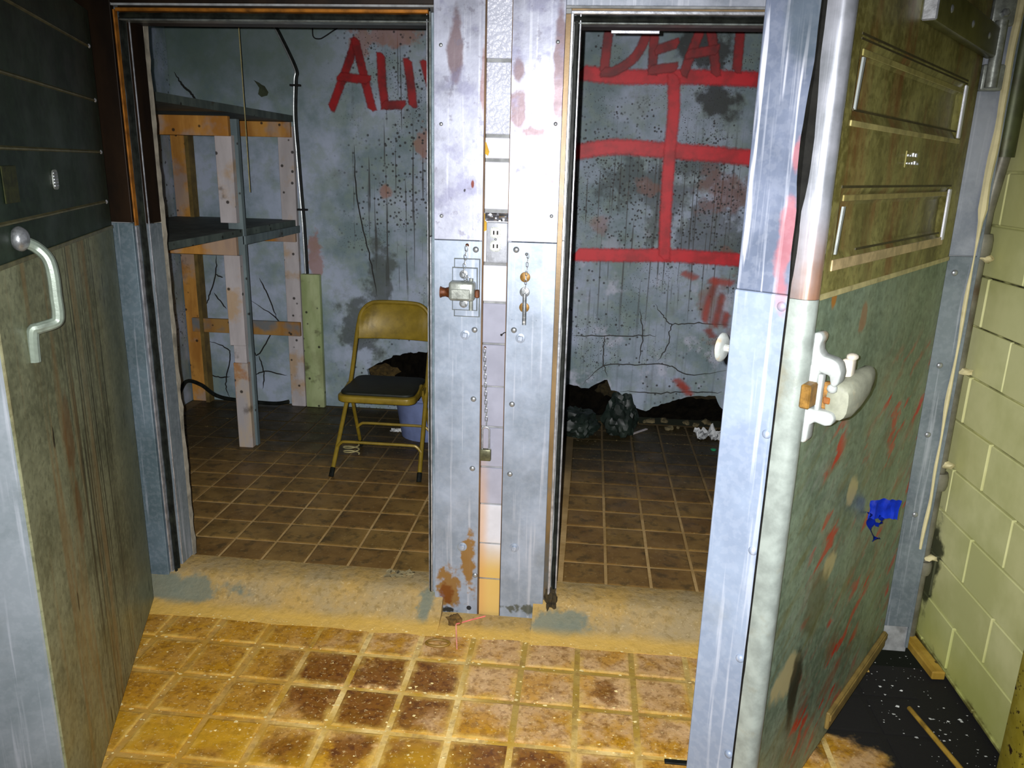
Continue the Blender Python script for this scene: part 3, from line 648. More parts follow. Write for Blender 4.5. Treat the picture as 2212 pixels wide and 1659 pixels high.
# ------------------------------------------------------------------ cell walls
def wall_with_hole(name, outer, hole, mat, label):
    b = bmesh.new(); es = []
    def loop(pts):
        vs = [b.verts.new((x, 2.42, z)) for x, z in pts]
        for i in range(len(vs)): es.append(b.edges.new((vs[i], vs[(i + 1) % len(vs)])))
    loop(outer)
    if hole: loop(hole)
    bmesh.ops.triangle_fill(b, edges=es, use_beauty=True)
    for f in b.faces:
        if f.normal.y > 0: f.normal_flip()
    r = bmesh.ops.extrude_face_region(b, geom=list(b.faces))
    bmesh.ops.translate(b, vec=(0, 0.035, 0), verts=[v for v in r['geom'] if isinstance(v, bmesh.types.BMVert)])
    bmesh.ops.recalc_face_normals(b, faces=b.faces)
    return tag(obj(name, B().join(b), mat, None, 0), label, 'wall', None, 'structure')
def jag(pts, amp, seed):
    out = []; N = len(pts)
    for i in range(N):
        a, c = pts[i], pts[(i + 1) % N]; L = math.hypot(c[0] - a[0], c[1] - a[1]); k = max(1, int(L / 0.018))
        for j in range(k):
            t = j / k; x, z = a[0] + (c[0] - a[0]) * t, a[1] + (c[1] - a[1]) * t
            out.append((x + amp * mnoise.noise(Vector((x * 30, z * 30, seed))), z + amp * mnoise.noise(Vector((x * 30, z * 30, seed + 9)))))
    return out
holeL = jag([(-1.443, 0.268), (-1.373, 0.307), (-1.259, 0.369), (-1.146, 0.397), (-1.022, 0.409), (-0.917, 0.398), (-0.84, 0.292), (-0.886, 0.15), (-1.023, 0.09), (-1.23, 0.10), (-1.42, 0.18)], 0.012, 1)
wb = wall_with_hole('wall_back', [(-2.66, 0), (-0.42, 0), (-0.42, H), (-2.66, H)], holeL, M_wallL, 'stained pale blue plaster wall behind the chair and rack')
top = [(-0.135, 0.219), (-0.096, 0.236), (-0.06, 0.232), (-0.014, 0.216), (0.037, 0.218), (0.119, 0.269), (0.154, 0.281), (0.182, 0.21), (0.233, 0.204), (0.246, 0.145), (0.278, 0.115), (0.415, 0.081), (0.457, 0.109), (0.544, 0.145), (0.687, 0.197), (0.848, 0.209), (0.884, 0.133), (0.931, 0.104), (1.12, 0.08)]
jt = []
for i in range(len(top) - 1):
    a, c = top[i], top[i + 1]; k = max(1, int(math.hypot(c[0] - a[0], c[1] - a[1]) / 0.018))
    for j in range(k):
        t = j / k; x, z = a[0] + (c[0] - a[0]) * t, a[1] + (c[1] - a[1]) * t
        jt.append((x, z + 0.009 * mnoise.noise(Vector((x * 40, 3, 1)))))
wr = wall_with_hole('wall_back.001', jt + [(1.12, 0.08), (1.12, H), (-0.135, H)], None, M_wallR, 'mouldy plaster wall with the red spray painted grid')
wl = tag(obj('wall_left', B().box(-2.75, -2.66, 0.14, 2.46, 0, H), M_wallS, None, 0), 'bare plaster wall at the back of the wooden rack', 'wall', None, 'structure')
obj('corner_panel', B().box(-2.66, -2.645, 1.2, 2.415, 1.95, H), M_wallS, wl, 0)
tag(obj('wall_middle', B().box(-0.42, -0.14, 0.14, 2.46, 0, H), M_wallS, None, 0), 'plaster partition between the two cells', 'wall', None, 'structure')
tag(obj('wall_right.001', B().box(1.12, 1.165, 0.14, 2.46, 0, H), M_wallS, None, 0), 'plaster side wall of the cell with red graffiti', 'wall', None, 'structure')
tag(obj('ceiling', B().box(-2.8, 1.17, 0.14, 2.6, H, H + 0.05), M_wallS, None, 0), 'plaster ceiling over the cells', 'ceiling', None, 'structure')
# cork insulation in the broken places
def rugged(x0, x1, z0, z1, y, seed):
    b = bmesh.new(); nx, nz = 40, 14; V = []
    for i in range(nx + 1):
        V.append([b.verts.new((x0 + (x1 - x0) * i / nx, y + 0.035 * mnoise.noise(Vector((i * 0.45, k * 0.6, seed))) + 0.012 * mnoise.noise(Vector((i * 1.5, k * 1.7, seed))), z0 + (z1 - z0) * k / nz)) for k in range(nz + 1)])
    for i in range(nx):
        for k in range(nz): b.faces.new((V[i][k], V[i + 1][k], V[i + 1][k + 1], V[i][k + 1]))
    return B().join(b)
obj('insulation', rugged(-1.55, -0.7, 0.0, 0.5, 2.52, 1), M_insul, wb, 0)
obj('insulation', rugged(-0.14, 1.12, 0.0, 0.36, 2.54, 5), M_insul, wr, 0)
obj('insulation_chunk', B().lump((-1.34, 2.46, 0.25), (0.09, 0.035, 0.045), 4, 0.6, 3), plain('brown cork', lin(70, 55, 20), 0.95, 0, 0.4, 40), wb, 0)
obj('insulation_chunk', B().lump((0.17, 2.49, 0.20), (0.07, 0.03, 0.05), 9, 0.7, 3).lump((0.8, 2.48, 0.2), (0.1, 0.03, 0.03), 2, 0.7, 3), plain('olive cork', lin(44, 36, 10), 0.95, 0, 0.4, 40), wr, 0)
# cracks
CL = dict(cr1=[(-2.611, 2.109), (-2.562, 2.029), (-2.515, 1.989), (-2.472, 1.93), (-2.41, 1.882)], cr2=[(-2.43, 1.0), (-2.444, 0.866), (-2.501, 0.717), (-2.529, 0.653)], cr3=[(-2.467, 0.743), (-2.386, 0.635)], cr4=[(-2.444, 0.866), (-2.395, 0.844)],
    cr5=[(-2.221, 0.703), (-2.038, 0.581), (-2.074, 0.51), (-2.188, 0.334), (-2.226, 0.389)], cr6=[(-2.188, 0.334), (-2.156, 0.226), (-2.171, 0.094)], cr7=[(-2.217, 0.19), (-2.14, 0.22), (-1.996, 0.198)],
    cr8=[(-2.533, 0.416), (-2.406, 0.368), (-2.388, 0.311), (-2.432, 0.113), (-2.41, 0.015)], cr9=[(-2.552, 0.179), (-2.472, 0.161), (-2.398, 0.171)], cr10=[(-2.148, 0.853), (-2.092, 0.733), (-2.044, 0.587)],
    c11=[(-1.484, 1.704), (-1.474, 1.375), (-1.4, 1.001), (-1.359, 0.763)], c13=[(-2.332, 1.719), (-2.309, 1.551), (-2.317, 1.206)])
obj('crack', ribbon([(p, 0.010 if i else 0.016) for i, p in enumerate(CL.values())], 2.4190, 0.007, True), M_crack, wb, 0)
CR = [[(-0.004, 0.24), (0.128, 0.372), (0.319, 0.388), (0.524, 0.398), (0.675, 0.339), (0.904, 0.381)], [(0.153, 0.30), (0.12, 0.403), (0.119, 0.525), (0.12, 0.57)], [(-0.089, 0.561), (0.19, 0.573), (0.452, 0.586)],
    [(0.422, 0.792), (0.486, 0.706), (0.539, 0.664), (0.676, 0.676), (0.89, 0.674)], [(0.464, 0.42), (0.516, 0.513), (0.529, 0.634), (0.539, 0.664)], [(0.242, 0.212), (0.51, 0.21), (0.714, 0.228), (0.889, 0.235)], [(0.35, 0.40), (0.36, 0.6), (0.33, 0.75)]]
obj('crack', ribbon([(p, 0.008) for p in CR], 2.4190, 0.011, True), M_crack, wr, 0)
obj('wire_loop', B().tube(spline([(-1.709, 2.41, 2.42), (-1.713, 2.405, 2.32), (-1.674, 2.405, 2.303), (-1.636, 2.41, 2.321), (-1.592, 2.408, 2.347), (-1.563, 2.41, 2.363)], 6), 0.004, 5), M_slot, wb)
obj('paint_chip', B().prism(jag([(-2.104, 2.068), (-2.036, 2.034), (-2.014, 1.997), (-2.025, 1.978), (-2.06, 1.969), (-2.08, 1.988), (-2.072, 2.023)], 0.004, 3), 2.4185, 2.421), plain('bare dark plaster patch', lin(60, 68, 48), 0.9), wb, 0)
# graffiti
def letter(name, strokes, wd, mat, par, y, label=None):
    o = obj(name, ribbon([(s, wd) for s in strokes], y, 0.001), mat, par, 0)
    if label: o['label'] = label
    return o
GA = {'A': [[(-1.458, 2.287), (-1.52, 2.136), (-1.614, 1.923)], [(-1.458, 2.292), (-1.42, 2.138), (-1.368, 1.925)], [(-1.553, 2.094), (-1.395, 2.08)]],
      'L': [[(-1.304, 2.209), (-1.299, 2.061), (-1.284, 1.937)], [(-1.284, 1.937), (-1.181, 1.939)]], 'I': [[(-1.141, 2.18), (-1.125, 2.063), (-1.112, 1.948)]],
      'V': [[(-1.037, 2.173), (-0.97, 1.94)], [(-0.97, 1.94), (-0.886, 2.183)]], 'E': [[(-0.808, 2.184), (-0.797, 1.937)], [(-0.808, 2.176), (-0.71, 2.183)], [(-0.804, 2.068), (-0.723, 2.074)], [(-0.797, 1.937), (-0.693, 1.944)]]}
for k, s in GA.items(): letter('painted_letter', s, 0.066, M_dkred, wb, 2.4175, 'red spray painted letter ' + k)
GD = {'D': [[(0.05, 2.474), (0.042, 2.344), (0.028, 2.151)], [(0.05, 2.474), (0.183, 2.456), (0.262, 2.383), (0.211, 2.237), (0.098, 2.152), (0.032, 2.141)]],
      'E': [[(0.304, 2.456), (0.305, 2.334), (0.307, 2.155)], [(0.304, 2.452), (0.418, 2.457)], [(0.336, 2.268), (0.426, 2.298)], [(0.307, 2.158), (0.428, 2.172)]],
      'A': [[(0.588, 2.446), (0.547, 2.324), (0.491, 2.15)], [(0.588, 2.446), (0.632, 2.337), (0.67, 2.15)], [(0.514, 2.245), (0.656, 2.269)]],
      'T': [[(0.787, 2.441), (0.787, 2.339), (0.788, 2.171)], [(0.692, 2.435), (0.883, 2.451)]], 'H': [[(0.956, 2.437), (0.966, 2.169)], [(1.07, 2.438), (1.075, 2.17)], [(0.962, 2.297), (1.07, 2.303)]]}
GB = [([(-0.087, 2.135), (0.125, 2.117), (0.379, 2.121), (0.657, 2.12), (0.92, 2.113), (1.10, 2.105)], 0.085), ([(-0.099, 1.691), (0.039, 1.716), (0.176, 1.724), (0.451, 1.709), (0.696, 1.696), (0.913, 1.68), (1.10, 1.67)], 0.092),
      ([(-0.064, 1.078), (0.074, 1.08), (0.274, 1.084), (0.499, 1.092), (0.92, 1.079), (1.09, 1.072)], 0.082), ([(0.433, 2.111), (0.447, 1.933), (0.443, 1.709), (0.444, 1.41), (0.457, 1.096)], 0.072)]
for i, (p, wd) in enumerate(GB): obj('painted_bar', ribbon([(p, wd * 1.25)], 2.4185 - i * 0.0002, 0.003), M_red, wr, 0)['label'] = ['red painted bar under the lettering', 'middle red painted bar', 'lowest red painted bar', 'upright red painted bar'][i]
for k, s in GD.items(): letter('painted_letter', s, 0.068, M_dkred, wr, 2.4172, 'dark red spray painted letter ' + k)
OR = [[(0.754, 0.947), (0.873, 0.935)], [(0.782, 0.943), (0.745, 0.791), (0.736, 0.702)], [(0.83, 0.852), (0.804, 0.676)], [(0.592, 0.987), (0.651, 0.961)], [(0.766, 0.63), (0.791, 0.601)], [(0.869, 0.737), (0.861, 0.678)], [(0.623, 0.268), (0.68, 0.215)], [(0.6, 0.30), (0.66, 0.25)]]
obj('painted_smear', ribbon([(p, 0.075) for p in OR], 2.4178, 0.004), M_orange, wr, 0)['label'] = 'faded orange paint smears'

# ------------------------------------------------------------------ right block wall and corner trim
wrt = tag(obj('wall_right', B().box(1.256, 1.36, -0.545, 0.30, -0.02, H), M_mortar, None, 0), 'cream painted concrete block wall beside the open right door', 'wall', None, 'structure')
bl = {}
def block(y0, y1, z0, z1):
    key = (round(y1 - y0, 3), round(z1 - z0, 3))
    if key not in bl:
        hy, hz = (y1 - y0) / 2, (z1 - z0) / 2
        me = bpy.data.meshes.new('block'); bm = bmesh.new(); tmp = B().box(-0.012, 0.03, -hy, hy, -hz, hz, 0.003); tmp.bm.to_mesh(me); tmp.bm.free(); me.materials.append(M_block); bl[key] = me
    o = bpy.data.objects.new('block', bl[key]); COL.objects.link(o); o.parent = wrt; o.location = (1.256 + random.uniform(-0.001, 0.0015), (y0 + y1) / 2, (z0 + z1) / 2)
zc = [0.02 + 0.1597 * k for k in range(-1, 17)]
for k in range(len(zc) - 1):
    ph = -0.122 if k % 2 else -0.318
    ys = [ph + 0.39 * j for j in range(-3, 3)]
    for j in range(len(ys) - 1):
        y0, y1 = max(ys[j], -0.545), min(ys[j + 1], 0.26)
        if y1 - y0 < 0.02: continue
        block(y0 + 0.003, y1 - 0.003, max(zc[k], 0) + 0.003, zc[k + 1] - 0.003)
tag(obj('trim_5', B().box(1.205, 1.40, -0.64, -0.55, 0, H, 0.006, 2).box(1.225, 1.40, -0.70, -0.64, 0, H, 0.004), M_post, None, 40), 'rust-speckled yellow steel door post at the near end of the block wall', 'post', None, 'structure')
# caulk bead and pipe in the corner
pts = [(1.150 + 0.006 * mnoise.noise(Vector((z * 6, 1, 1))), -0.008, z) for z in [0.40 + i * 0.037 for i in range(60)]]
obj('caulk_bead', B().tube(pts, [0.008 + 0.005 * mnoise.noise(Vector((p[2] * 7, 4, 1))) + (0.003 if p[2] > 1.5 else -0.003) for p in pts], 7), M_caulk, wf)
obj('corner_angle', B().box(1.160, 1.168, -0.004, 0.10, 0.02, H), M_galv_d, wf, 0)
pp = empty('wall_pipe', (1.197, 0.07, 0), 0, 'rusty vertical pipe in the corner between cooler front and block wall', 'pipe')
obj('pipe', B().tube([(0, 0, 0.0), (0, 0, 1.5), (0.006, -0.03, 1.68)], 0.021, 14), M_pipe, pp)
obj('pipe', B().tube([(0.006, -0.03, 1.66), (0.006, -0.035, H)], 0.029, 14), plain('dark pipe', lin(70, 76, 46), 0.45, 0.3, 0.35, 12, (60, 40, 20), 0.7), pp)
for z, h in ((0.30, 0.05), (0.62, 0.06), (1.40, 0.07)): obj('coupling', B().lathe([(0.030, -h / 2), (0.034, -h / 4), (0.034, h / 4), (0.030, h / 2)], 14), M_pipe, pp, 40, (0, 0, z))
for z in (0.34, 0.68, 1.0, 1.36):
    obj('mortar_blob', B().lump((0.018, -0.016, z), (0.022, 0.014, 0.012), int(z * 10), 0.6, 2, 3), M_caulk, pp, 40)

# ------------------------------------------------------------------ left door (opened, inner face seen)
d1 = empty('door_1', (-1.55, -0.045, 0), math.atan2(-0.933, 0.36), 'heavy cooler door swung open on the left with a bent pull handle', 'door', None, 'structure')
obj('door_slab', B().box(0.05, 1.155, -0.155, -0.004, 0.035, 2.02, 0.004), galvanised('pale door edge metal', (0.27, 0.31, 0.34), (0.20, 0.24, 0.26), 0.25, 0.45), d1)
obj('door_flange', B().box(-0.035, 1.20, -0.20, -0.155, 0.03, 2.10, 0.008, 2), M_galv, d1)
obj('lower_sheet', B().box(0.05, 1.152, -0.006, 0.001, 0.036, 1.382, 0.002), M_ld_lo, d1)
obj('upper_sheet', B().box(0.05, 1.152, -0.006, -0.001, 1.383, 2.018, 0.002), M_ld_up, d1)
for z in (1.912, 1.76, 1.61, 1.461):
    obj('rib', B().prism([(-0.001, -0.004), (0.004, -0.002), (0.004, 0.001), (-0.001, 0.005)], 0.10, 1.10, 'x', M=Matrix.Translation((0, 0, z))), M_rib, d1, 0)
    obj('rib_end', B().lathe(dome(0.007, 0.005), 8, Matrix.Translation((0.103, 0.002, z)) @ Matrix.Rotation(R(-90), 4, 'X')), M_lip, d1)
obj('seam_strip', B().box(0.05, 1.152, 0.0, 0.003, 1.376, 1.386, 0.001), M_rib, d1)
ph = obj('pull_handle', B().tube(spline([(0.985, 0.008, 1.425), (0.965, 0.030, 1.41), (0.962, 0.050, 1.385), (0.962, 0.056, 1.35), (0.962, 0.056, 1.30), (0.962, 0.056, 1.265), (0.965, 0.05, 1.246), (0.985, 0.022, 1.238), (0.99, 0.010, 1.23), (0.99, 0.006, 1.165)], 5), [0.0125] * 46, 10), plain('grey enamelled handle', (0.20, 0.245, 0.20), 0.38, 0.2, 0.15, 30), d1)
obj('handle_boss', B().lump((0.985, 0.010, 1.428), (0.026, 0.018, 0.026), 1, 0.05, 3), M_steel, ph)
obj('handle_screw', B().lathe(dome(0.008, 0.006), 10, Matrix.Translation((0.955, 0.002, 1.20)) @ Matrix.Rotation(R(-90), 4, 'X')), M_steel, ph)
pl = obj('label_plate', B().prism([(0.634 + 0.022 * math.copysign(abs(math.cos(a)) ** 0.6, math.cos(a)), 1.54 + 0.024 * math.copysign(abs(math.sin(a)) ** 0.6, math.sin(a))) for a in [i * PI / 12 for i in range(24)]], 0.0, 0.003), M_steel_olive, d1, 0)
for k in range(5): obj('plate_line', B().box(0.618, 0.650, 0.0028, 0.0042, 1.524 + k * 0.0075, 1.527 + k * 0.0075), M_lip, pl, 0)
obj('rating_plate', B().box(0.92, 1.01, 0.0, 0.002, 1.50, 1.575, 0.0008), plain('yellowed rating plate', lin(48, 52, 18), 0.5, 0.2, 0.4, 60), d1, 0)

# ------------------------------------------------------------------ right door (opened, outer face seen)
A2 = math.atan2(0.8241, 0.5664)
d2 = empty('door_2', (0.42, -0.99, 0), A2, 'thick cooler door swung open on the right with red paint smears and a white latch', 'door', None, 'structure')
obj('door_flange', B().box(0.004, 1.106, 0.020, 0.042, 0.04, 2.12), M_galv, d2)
LIPP = [(0.036, -0.001), (0.036, 0.040), (-0.004, 0.040), (-0.005, 0.012), (-0.001, 0.003), (0.008, -0.005), (0.020, -0.007), (0.030, -0.005)]
obj('edge_lip', B().prism(LIPP, 0.04, 1.3685, 'z'), plain('pale grey edge moulding', (0.24, 0.275, 0.25), 0.4, 0.2, 0.2, 20, (120, 110, 80), 0.5), d2, 40)
def lip_rust():
    m = Mat('bright edge moulding rusting low down')
    c = m.mix(m.noise(9, 5, lo=0.35, hi=0.65), (0.30, 0.32, 0.35, 1), (0.5, 0.52, 0.58, 1))
    rz = m.mx(m.mul(m.step(m.xyz(2), 1.55, 1.40), m.noise(6, 5, k=(1, 1, 0.3), lo=0.25, hi=0.6)), m.mul(m.step(m.xyz(0), 0.022, 0.034), m.step(m.xyz(2), 1.75, 1.5), 0.9))
    c = m.mix(m.mul(rz, 0.85), c, lin(175, 120, 75))
    return m.done(c, 0.25, 0.6, m.noise(40, 3, k=(1, 1, 0.05)), 0.3, 0.003)
obj('edge_lip', B().prism(LIPP, 1.3695, 2.12, 'z'), lip_rust(), d2, 40)
obj('lower_sheet', B().box(0.034, 1.104, 0.0, 0.020, 0.04, 1.369, 0.002), M_rd_lo, d2)
# upper sheet with pressed recesses
def pressed(u0, u1, z0, z1, rects, depth=0.016, bev=0.034):
    b = bmesh.new()
    us = sorted({u0, u1} | {r[0] for r in rects} | {r[1] for r in rects}); zs = sorted({z0, z1} | {r[2] for r in rects} | {r[3] for r in rects})
    for i in range(len(us) - 1):
        for k in range(len(zs) - 1):
            cu, cz = (us[i] + us[i + 1]) / 2, (zs[k] + zs[k + 1]) / 2
            if any(r[0] < cu < r[1] and r[2] < cz < r[3] for r in rects): continue
            b.faces.new([b.verts.new((u, 0, z)) for u, z in ((us[i], zs[k]), (us[i + 1], zs[k]), (us[i + 1], zs[k + 1]), (us[i], zs[k + 1]))])
    for r in rects:
        o = [b.verts.new((u, 0, z)) for u, z in ((r[0], r[2]), (r[1], r[2]), (r[1], r[3]), (r[0], r[3]))]
        n = [b.verts.new((u, depth, z)) for u, z in ((r[0] + bev, r[2] + bev), (r[1] - bev, r[2] + bev), (r[1] - bev, r[3] - bev), (r[0] + bev, r[3] - bev))]
        for k in range(4): b.faces.new((o[k], o[(k + 1) % 4], n[(k + 1) % 4], n[k]))
        b.faces.new(n)
    bmesh.ops.remove_doubles(b, verts=b.verts, dist=1e-5); bmesh.ops.recalc_face_normals(b, faces=b.faces)
    for f in b.faces:
        if f.normal.y > 0.2: f.normal_flip()
    return B().join(b)
obj('upper_sheet', pressed(0.034, 1.104, 1.370, 2.12, [(0.085, 0.985, 1.422, 1.575), (0.085, 0.975, 1.690, 1.842)]), M_rd_up, d2, 0)
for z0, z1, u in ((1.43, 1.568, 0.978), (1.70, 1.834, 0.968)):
    obj('bevel_light', B().box(u - 0.016, u + 0.008, -0.004, 0.002, z0, z1, 0.002), plain('painted bevel glint', (0.72, 0.74, 0.82), 0.3, 0.2, 0.05), d2, 0)  # flat strip, flash glint on the right bevel painted in
obj('seam_strip', B().box(0.034, 1.104, -0.003, 0.002, 1.364, 1.376, 0.001), plain('dull seam bead', lin(190, 180, 130), 0.4, 0.3), d2)
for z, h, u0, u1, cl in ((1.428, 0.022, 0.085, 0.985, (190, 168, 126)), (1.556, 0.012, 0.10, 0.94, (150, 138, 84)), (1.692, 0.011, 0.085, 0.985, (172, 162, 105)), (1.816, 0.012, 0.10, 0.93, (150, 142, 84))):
    obj('crease', B().box(u0, u1, -0.0025, 0.001, z - h / 2, z + h / 2, 0.001), plain('painted crease light %d' % int(z * 1000), lin(*cl), 0.4, 0.3), d2)  # light caught by the pressed lines, painted as pale flat strips
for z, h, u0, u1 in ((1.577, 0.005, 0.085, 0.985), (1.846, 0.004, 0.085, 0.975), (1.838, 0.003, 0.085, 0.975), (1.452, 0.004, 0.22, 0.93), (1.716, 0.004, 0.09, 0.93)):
    obj('crease', B().box(u0, u1, -0.0012, 0.001, z - h / 2, z + h / 2), M_crease_shade, d2, 0)  # shade along the pressed lines, painted as thin dark strips
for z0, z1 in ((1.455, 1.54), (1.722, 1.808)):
    obj('bevel_light', B().prism([(0.093, z0 - 0.006), (0.100, z0 - 0.006), (0.116, z1), (0.104, z1)], -0.003, 0.001, 'y'), plain('painted bevel light', (0.32, 0.35, 0.34), 0.4, 0.3, 0.1), d2, 0)  # light on the left bevel, painted as a pale flat slip
# plug behind the flange: its end is the bright strip
obj('plug_sheet', B().box(0.003, 1.05, 0.044, 0.156, 0.05, 1.372, 0.002), M_plug, d2)
obj('plug_sheet', B().box(0.005, 1.05, 0.044, 0.154, 1.373, 2.06, 0.002), M_plug_up, d2)
pts = [(-0.001 + 0.003 * mnoise.noise(Vector((z * 8, 0, 3))), 0.042, z) for z in [0.05 + i * 0.026 for i in range(78)]]
obj('gasket', B().tube(pts, [0.0035 if p[2] < 1.42 else (0.006 + 0.003 * mnoise.noise(Vector((p[2] * 11, 2, 2))) + 0.009 * max(0, 1 - abs(p[2] - 1.66) / 0.14)) for p in pts], 6), M_black, d2)
for z in (1.35, 1.088, 0.826, 0.563, 0.309, 0.08): obj('screw', B().lathe(dome(0.010, 0.006), 14, Matrix.Translation((0.003, 0.056, z)) @ Matrix.Rotation(R(-90), 4, 'Y')), M_plug, d2, 50)
obj('bottom_sweep', B().box(0.55, 1.10, -0.012, 0.0, 0.075, 0.130, 0.003).box(0.55, 1.10, -0.016, -0.011, 0.105, 0.125, 0.002), plain('brown rubber sweep', lin(116, 96, 46), 0.7), d2)
# inner release knob
kb = obj('release_knob', B().lathe([(0.0001, 0.0), (0.022, 0.0), (0.031, 0.004), (0.032, 0.009), (0.024, 0.015), (0.008, 0.018), (0.0001, 0.019)], 22, Matrix.Translation((0.062, 0.190, 1.236)) @ Matrix.Rotation(R(-90), 4, 'X')), M_white, d2, 60)
obj('knob_shaft', B().tube([(0.062, 0.150, 1.236), (0.062, 0.194, 1.236)], 0.0085, 10), M_white, kb)
# outer latch
lt = obj('latch', B().box(0.034, 0.098, -0.010, 0.002, 1.145, 1.240, 0.004, 2), M_white, d2, 40)
lt['label'] = 'white latch with lever and brass bolt'
S = lambda pts: [Vector(p) for p in pts]
obj('latch_bracket', B().prism([(0, 1.302), (-0.012, 1.304), (-0.018, 1.298), (-0.018, 1.288), (-0.014, 1.280), (-0.015, 1.268), (-0.022, 1.259), (-0.044, 1.255), (-0.055, 1.248), (-0.061, 1.230), (-0.059, 1.210), (-0.052, 1.200), (-0.044, 1.204), (-0.040, 1.222), (-0.022, 1.226), (-0.018, 1.216), (-0.018, 1.190), (0, 1.190)], 0.036, 0.074, 'x', 0.004), M_white, lt, 50)
obj('latch_bracket', B().prism([(0, 1.150), (-0.040, 1.150), (-0.054, 1.148), (-0.060, 1.138), (-0.056, 1.124), (-0.044, 1.120), (-0.024, 1.124), (-0.014, 1.116), (-0.013, 1.082), (-0.008, 1.076), (0, 1.076)], 0.036, 0.072, 'x', 0.004), M_white, lt, 50)
obj('latch_bracket', B().box(0.038, 0.060, -0.028, -0.018, 1.140, 1.222, 0.003, 2).lump((0.046, -0.046, 1.196), (0.010, 0.010, 0.010), 3, 0.15, 2), M_white, lt, 50)
obj('latch_cavity', B().box(0.052, 0.070, -0.050, -0.026, 1.150, 1.205, 0.003), plain('dirty latch hollow', lin(120, 84, 30), 0.7, 0.1, 0.5, 60, (40, 28, 8), 0.8), lt, 30)
def lever():
    b = bmesh.new(); path = [(0.050, -0.050, 1.168, 0.014, 0.030), (0.053, -0.056, 1.168, 0.022, 0.036), (0.080, -0.060, 1.170, 0.025, 0.040), (0.115, -0.064, 1.177, 0.024, 0.038), (0.155, -0.067, 1.187, 0.021, 0.033), (0.188, -0.069, 1.196, 0.016, 0.026), (0.208, -0.069, 1.201, 0.008, 0.015), (0.213, -0.069, 1.202, 0.001, 0.003)]
    rings = []
    for (u, y, z, ry, rz) in path:
        rings.append([b.verts.new((u, y + ry * math.copysign(abs(math.cos(a)) ** 0.75, math.cos(a)), z + rz * math.copysign(abs(math.sin(a)) ** 0.75, math.sin(a)))) for a in [k * PI / 8 for k in range(16)]])
    for i in range(len(rings) - 1):
        for k in range(16): b.faces.new((rings[i][k], rings[i][(k + 1) % 16], rings[i + 1][(k + 1) % 16], rings[i + 1][k]))
    b.faces.new(rings[0]); b.faces.new(rings[-1]); bmesh.ops.recalc_face_normals(b, faces=b.faces); return B().join(b)
obj('latch_lever', lever(), plain('grey cast lever', (0.20, 0.21, 0.155), 0.65, 0.0, 0.15, 40, (160, 150, 120), 0.5), lt, 60)
obj('latch_lug', B().box(0.10, 0.128, -0.062, -0.04, 1.200, 1.246, 0.005, 2).lump((0.115, -0.055, 1.250), (0.016, 0.012, 0.008), 6, 0.2, 2), plain('chipped white lug', (0.40, 0.37, 0.30), 0.45), lt, 50)
obj('brass_bolt', B().box(-0.010, 0.030, -0.024, -0.004, 1.160, 1.208, 0.003), M_brass, lt, 30)
obj('brass_bolt', B().box(0.048, 0.056, -0.044, -0.030, 1.162, 1.176, 0.002), plain('orange rust', lin(125, 72, 16), 0.6, 0.1), lt, 30)
for u, z in ((0.070, 1.272), (0.068, 1.094)): obj('latch_screw', B().lathe(dome(0.009, 0.010), 12, Matrix.Translation((u, 0.001, z)) @ RX), M_caulk, lt, 50)
# strap hinge and small embossed plate
sh = obj('strap_hinge', B().box(0.45, 1.115, -0.030, 0.0, 1.915, 1.995, 0.007, 2), plain('olive strap hinge', lin(92, 92, 52), 0.35, 0.4, 0.3, 14, (40, 36, 12), 0.5), d2, 40)
obj('hinge_end', B().box(0.443, 0.452, -0.031, 0.0, 1.917, 1.993, 0.003), M_lip, sh, 30)
for u in (0.56, 0.78, 0.98): obj('hinge_screw', B().lathe(dome(0.009, 0.004), 12, Matrix.Translation((u, -0.030, 1.955)) @ RX), M_steel, sh)
obj('hinge_knuckle', B().tube([(1.115, -0.028, 1.84), (1.115, -0.028, 2.01)], 0.016, 12), M_steel_olive, sh)
emb = obj('embossed_plate', B().box(0.49, 0.60, -0.002, 0.001, 1.618, 1.655, 0.0008), M_rd_up, d2, 0)
rr = random.Random(4)
for k in range(9):
    u, z = 0.497 + (k % 5) * 0.022, 1.625 + (k // 5) * 0.017
    obj('emboss_mark', B().box(u, u + rr.uniform(0.006, 0.013), -0.0045, -0.001, z, z + rr.uniform(0.004, 0.010), 0.001), M_lip, emb, 0)

# ------------------------------------------------------------------ strike, pin, chain and padlock, outlet on the pillar
M_edge_shade = plain('painted edge shade', lin(70, 74, 62), 0.5, 0.3, 0.3, 40)
st = empty('latch_strike', (-0.394, -0.003, 1.12), 0, 'steel roller strike bolted to the left pillar cladding', 'latch')
o = lambda n, b, m, p=st, s=40: obj(n, b, m, p, s)
o('edge_shade', B().box(-0.0395, 0.0455, -0.003, 0, 0.0005, 0.1905), M_edge_shade)  # dark sheet behind each plate, shade of its grazing rim painted in
o('base_plate', B().box(-0.038, 0.044, -0.006, 0, 0.002, 0.189, 0.002), M_pil_lo)
o('edge_shade', B().box(-0.0445, 0.0385, -0.010, -0.006, 0.0225, 0.1625), M_edge_shade)
o('mount_plate', B().box(-0.043, 0.037, -0.014, -0.006, 0.024, 0.161, 0.002), M_pil_lo)
o('strike_body', B().box(-0.048, 0.035, -0.062, -0.014, 0.060, 0.122, 0.010, 3).box(-0.040, 0.022, -0.064, -0.05, 0.066, 0.100, 0.003), M_steel_olive)
o('roller', B().lathe([(0.022, -0.015), (0.017, -0.010), (0.014, 0), (0.016, 0.010), (0.019, 0.016)], 16, Matrix.Translation((-0.062, -0.036, 0.084)) @ Matrix.Rotation(R(-90), 4, 'Y')), M_rust)
o('roller_pin', B().box(0.035, 0.049, -0.046, -0.03, 0.070, 0.096, 0.003), M_rust)
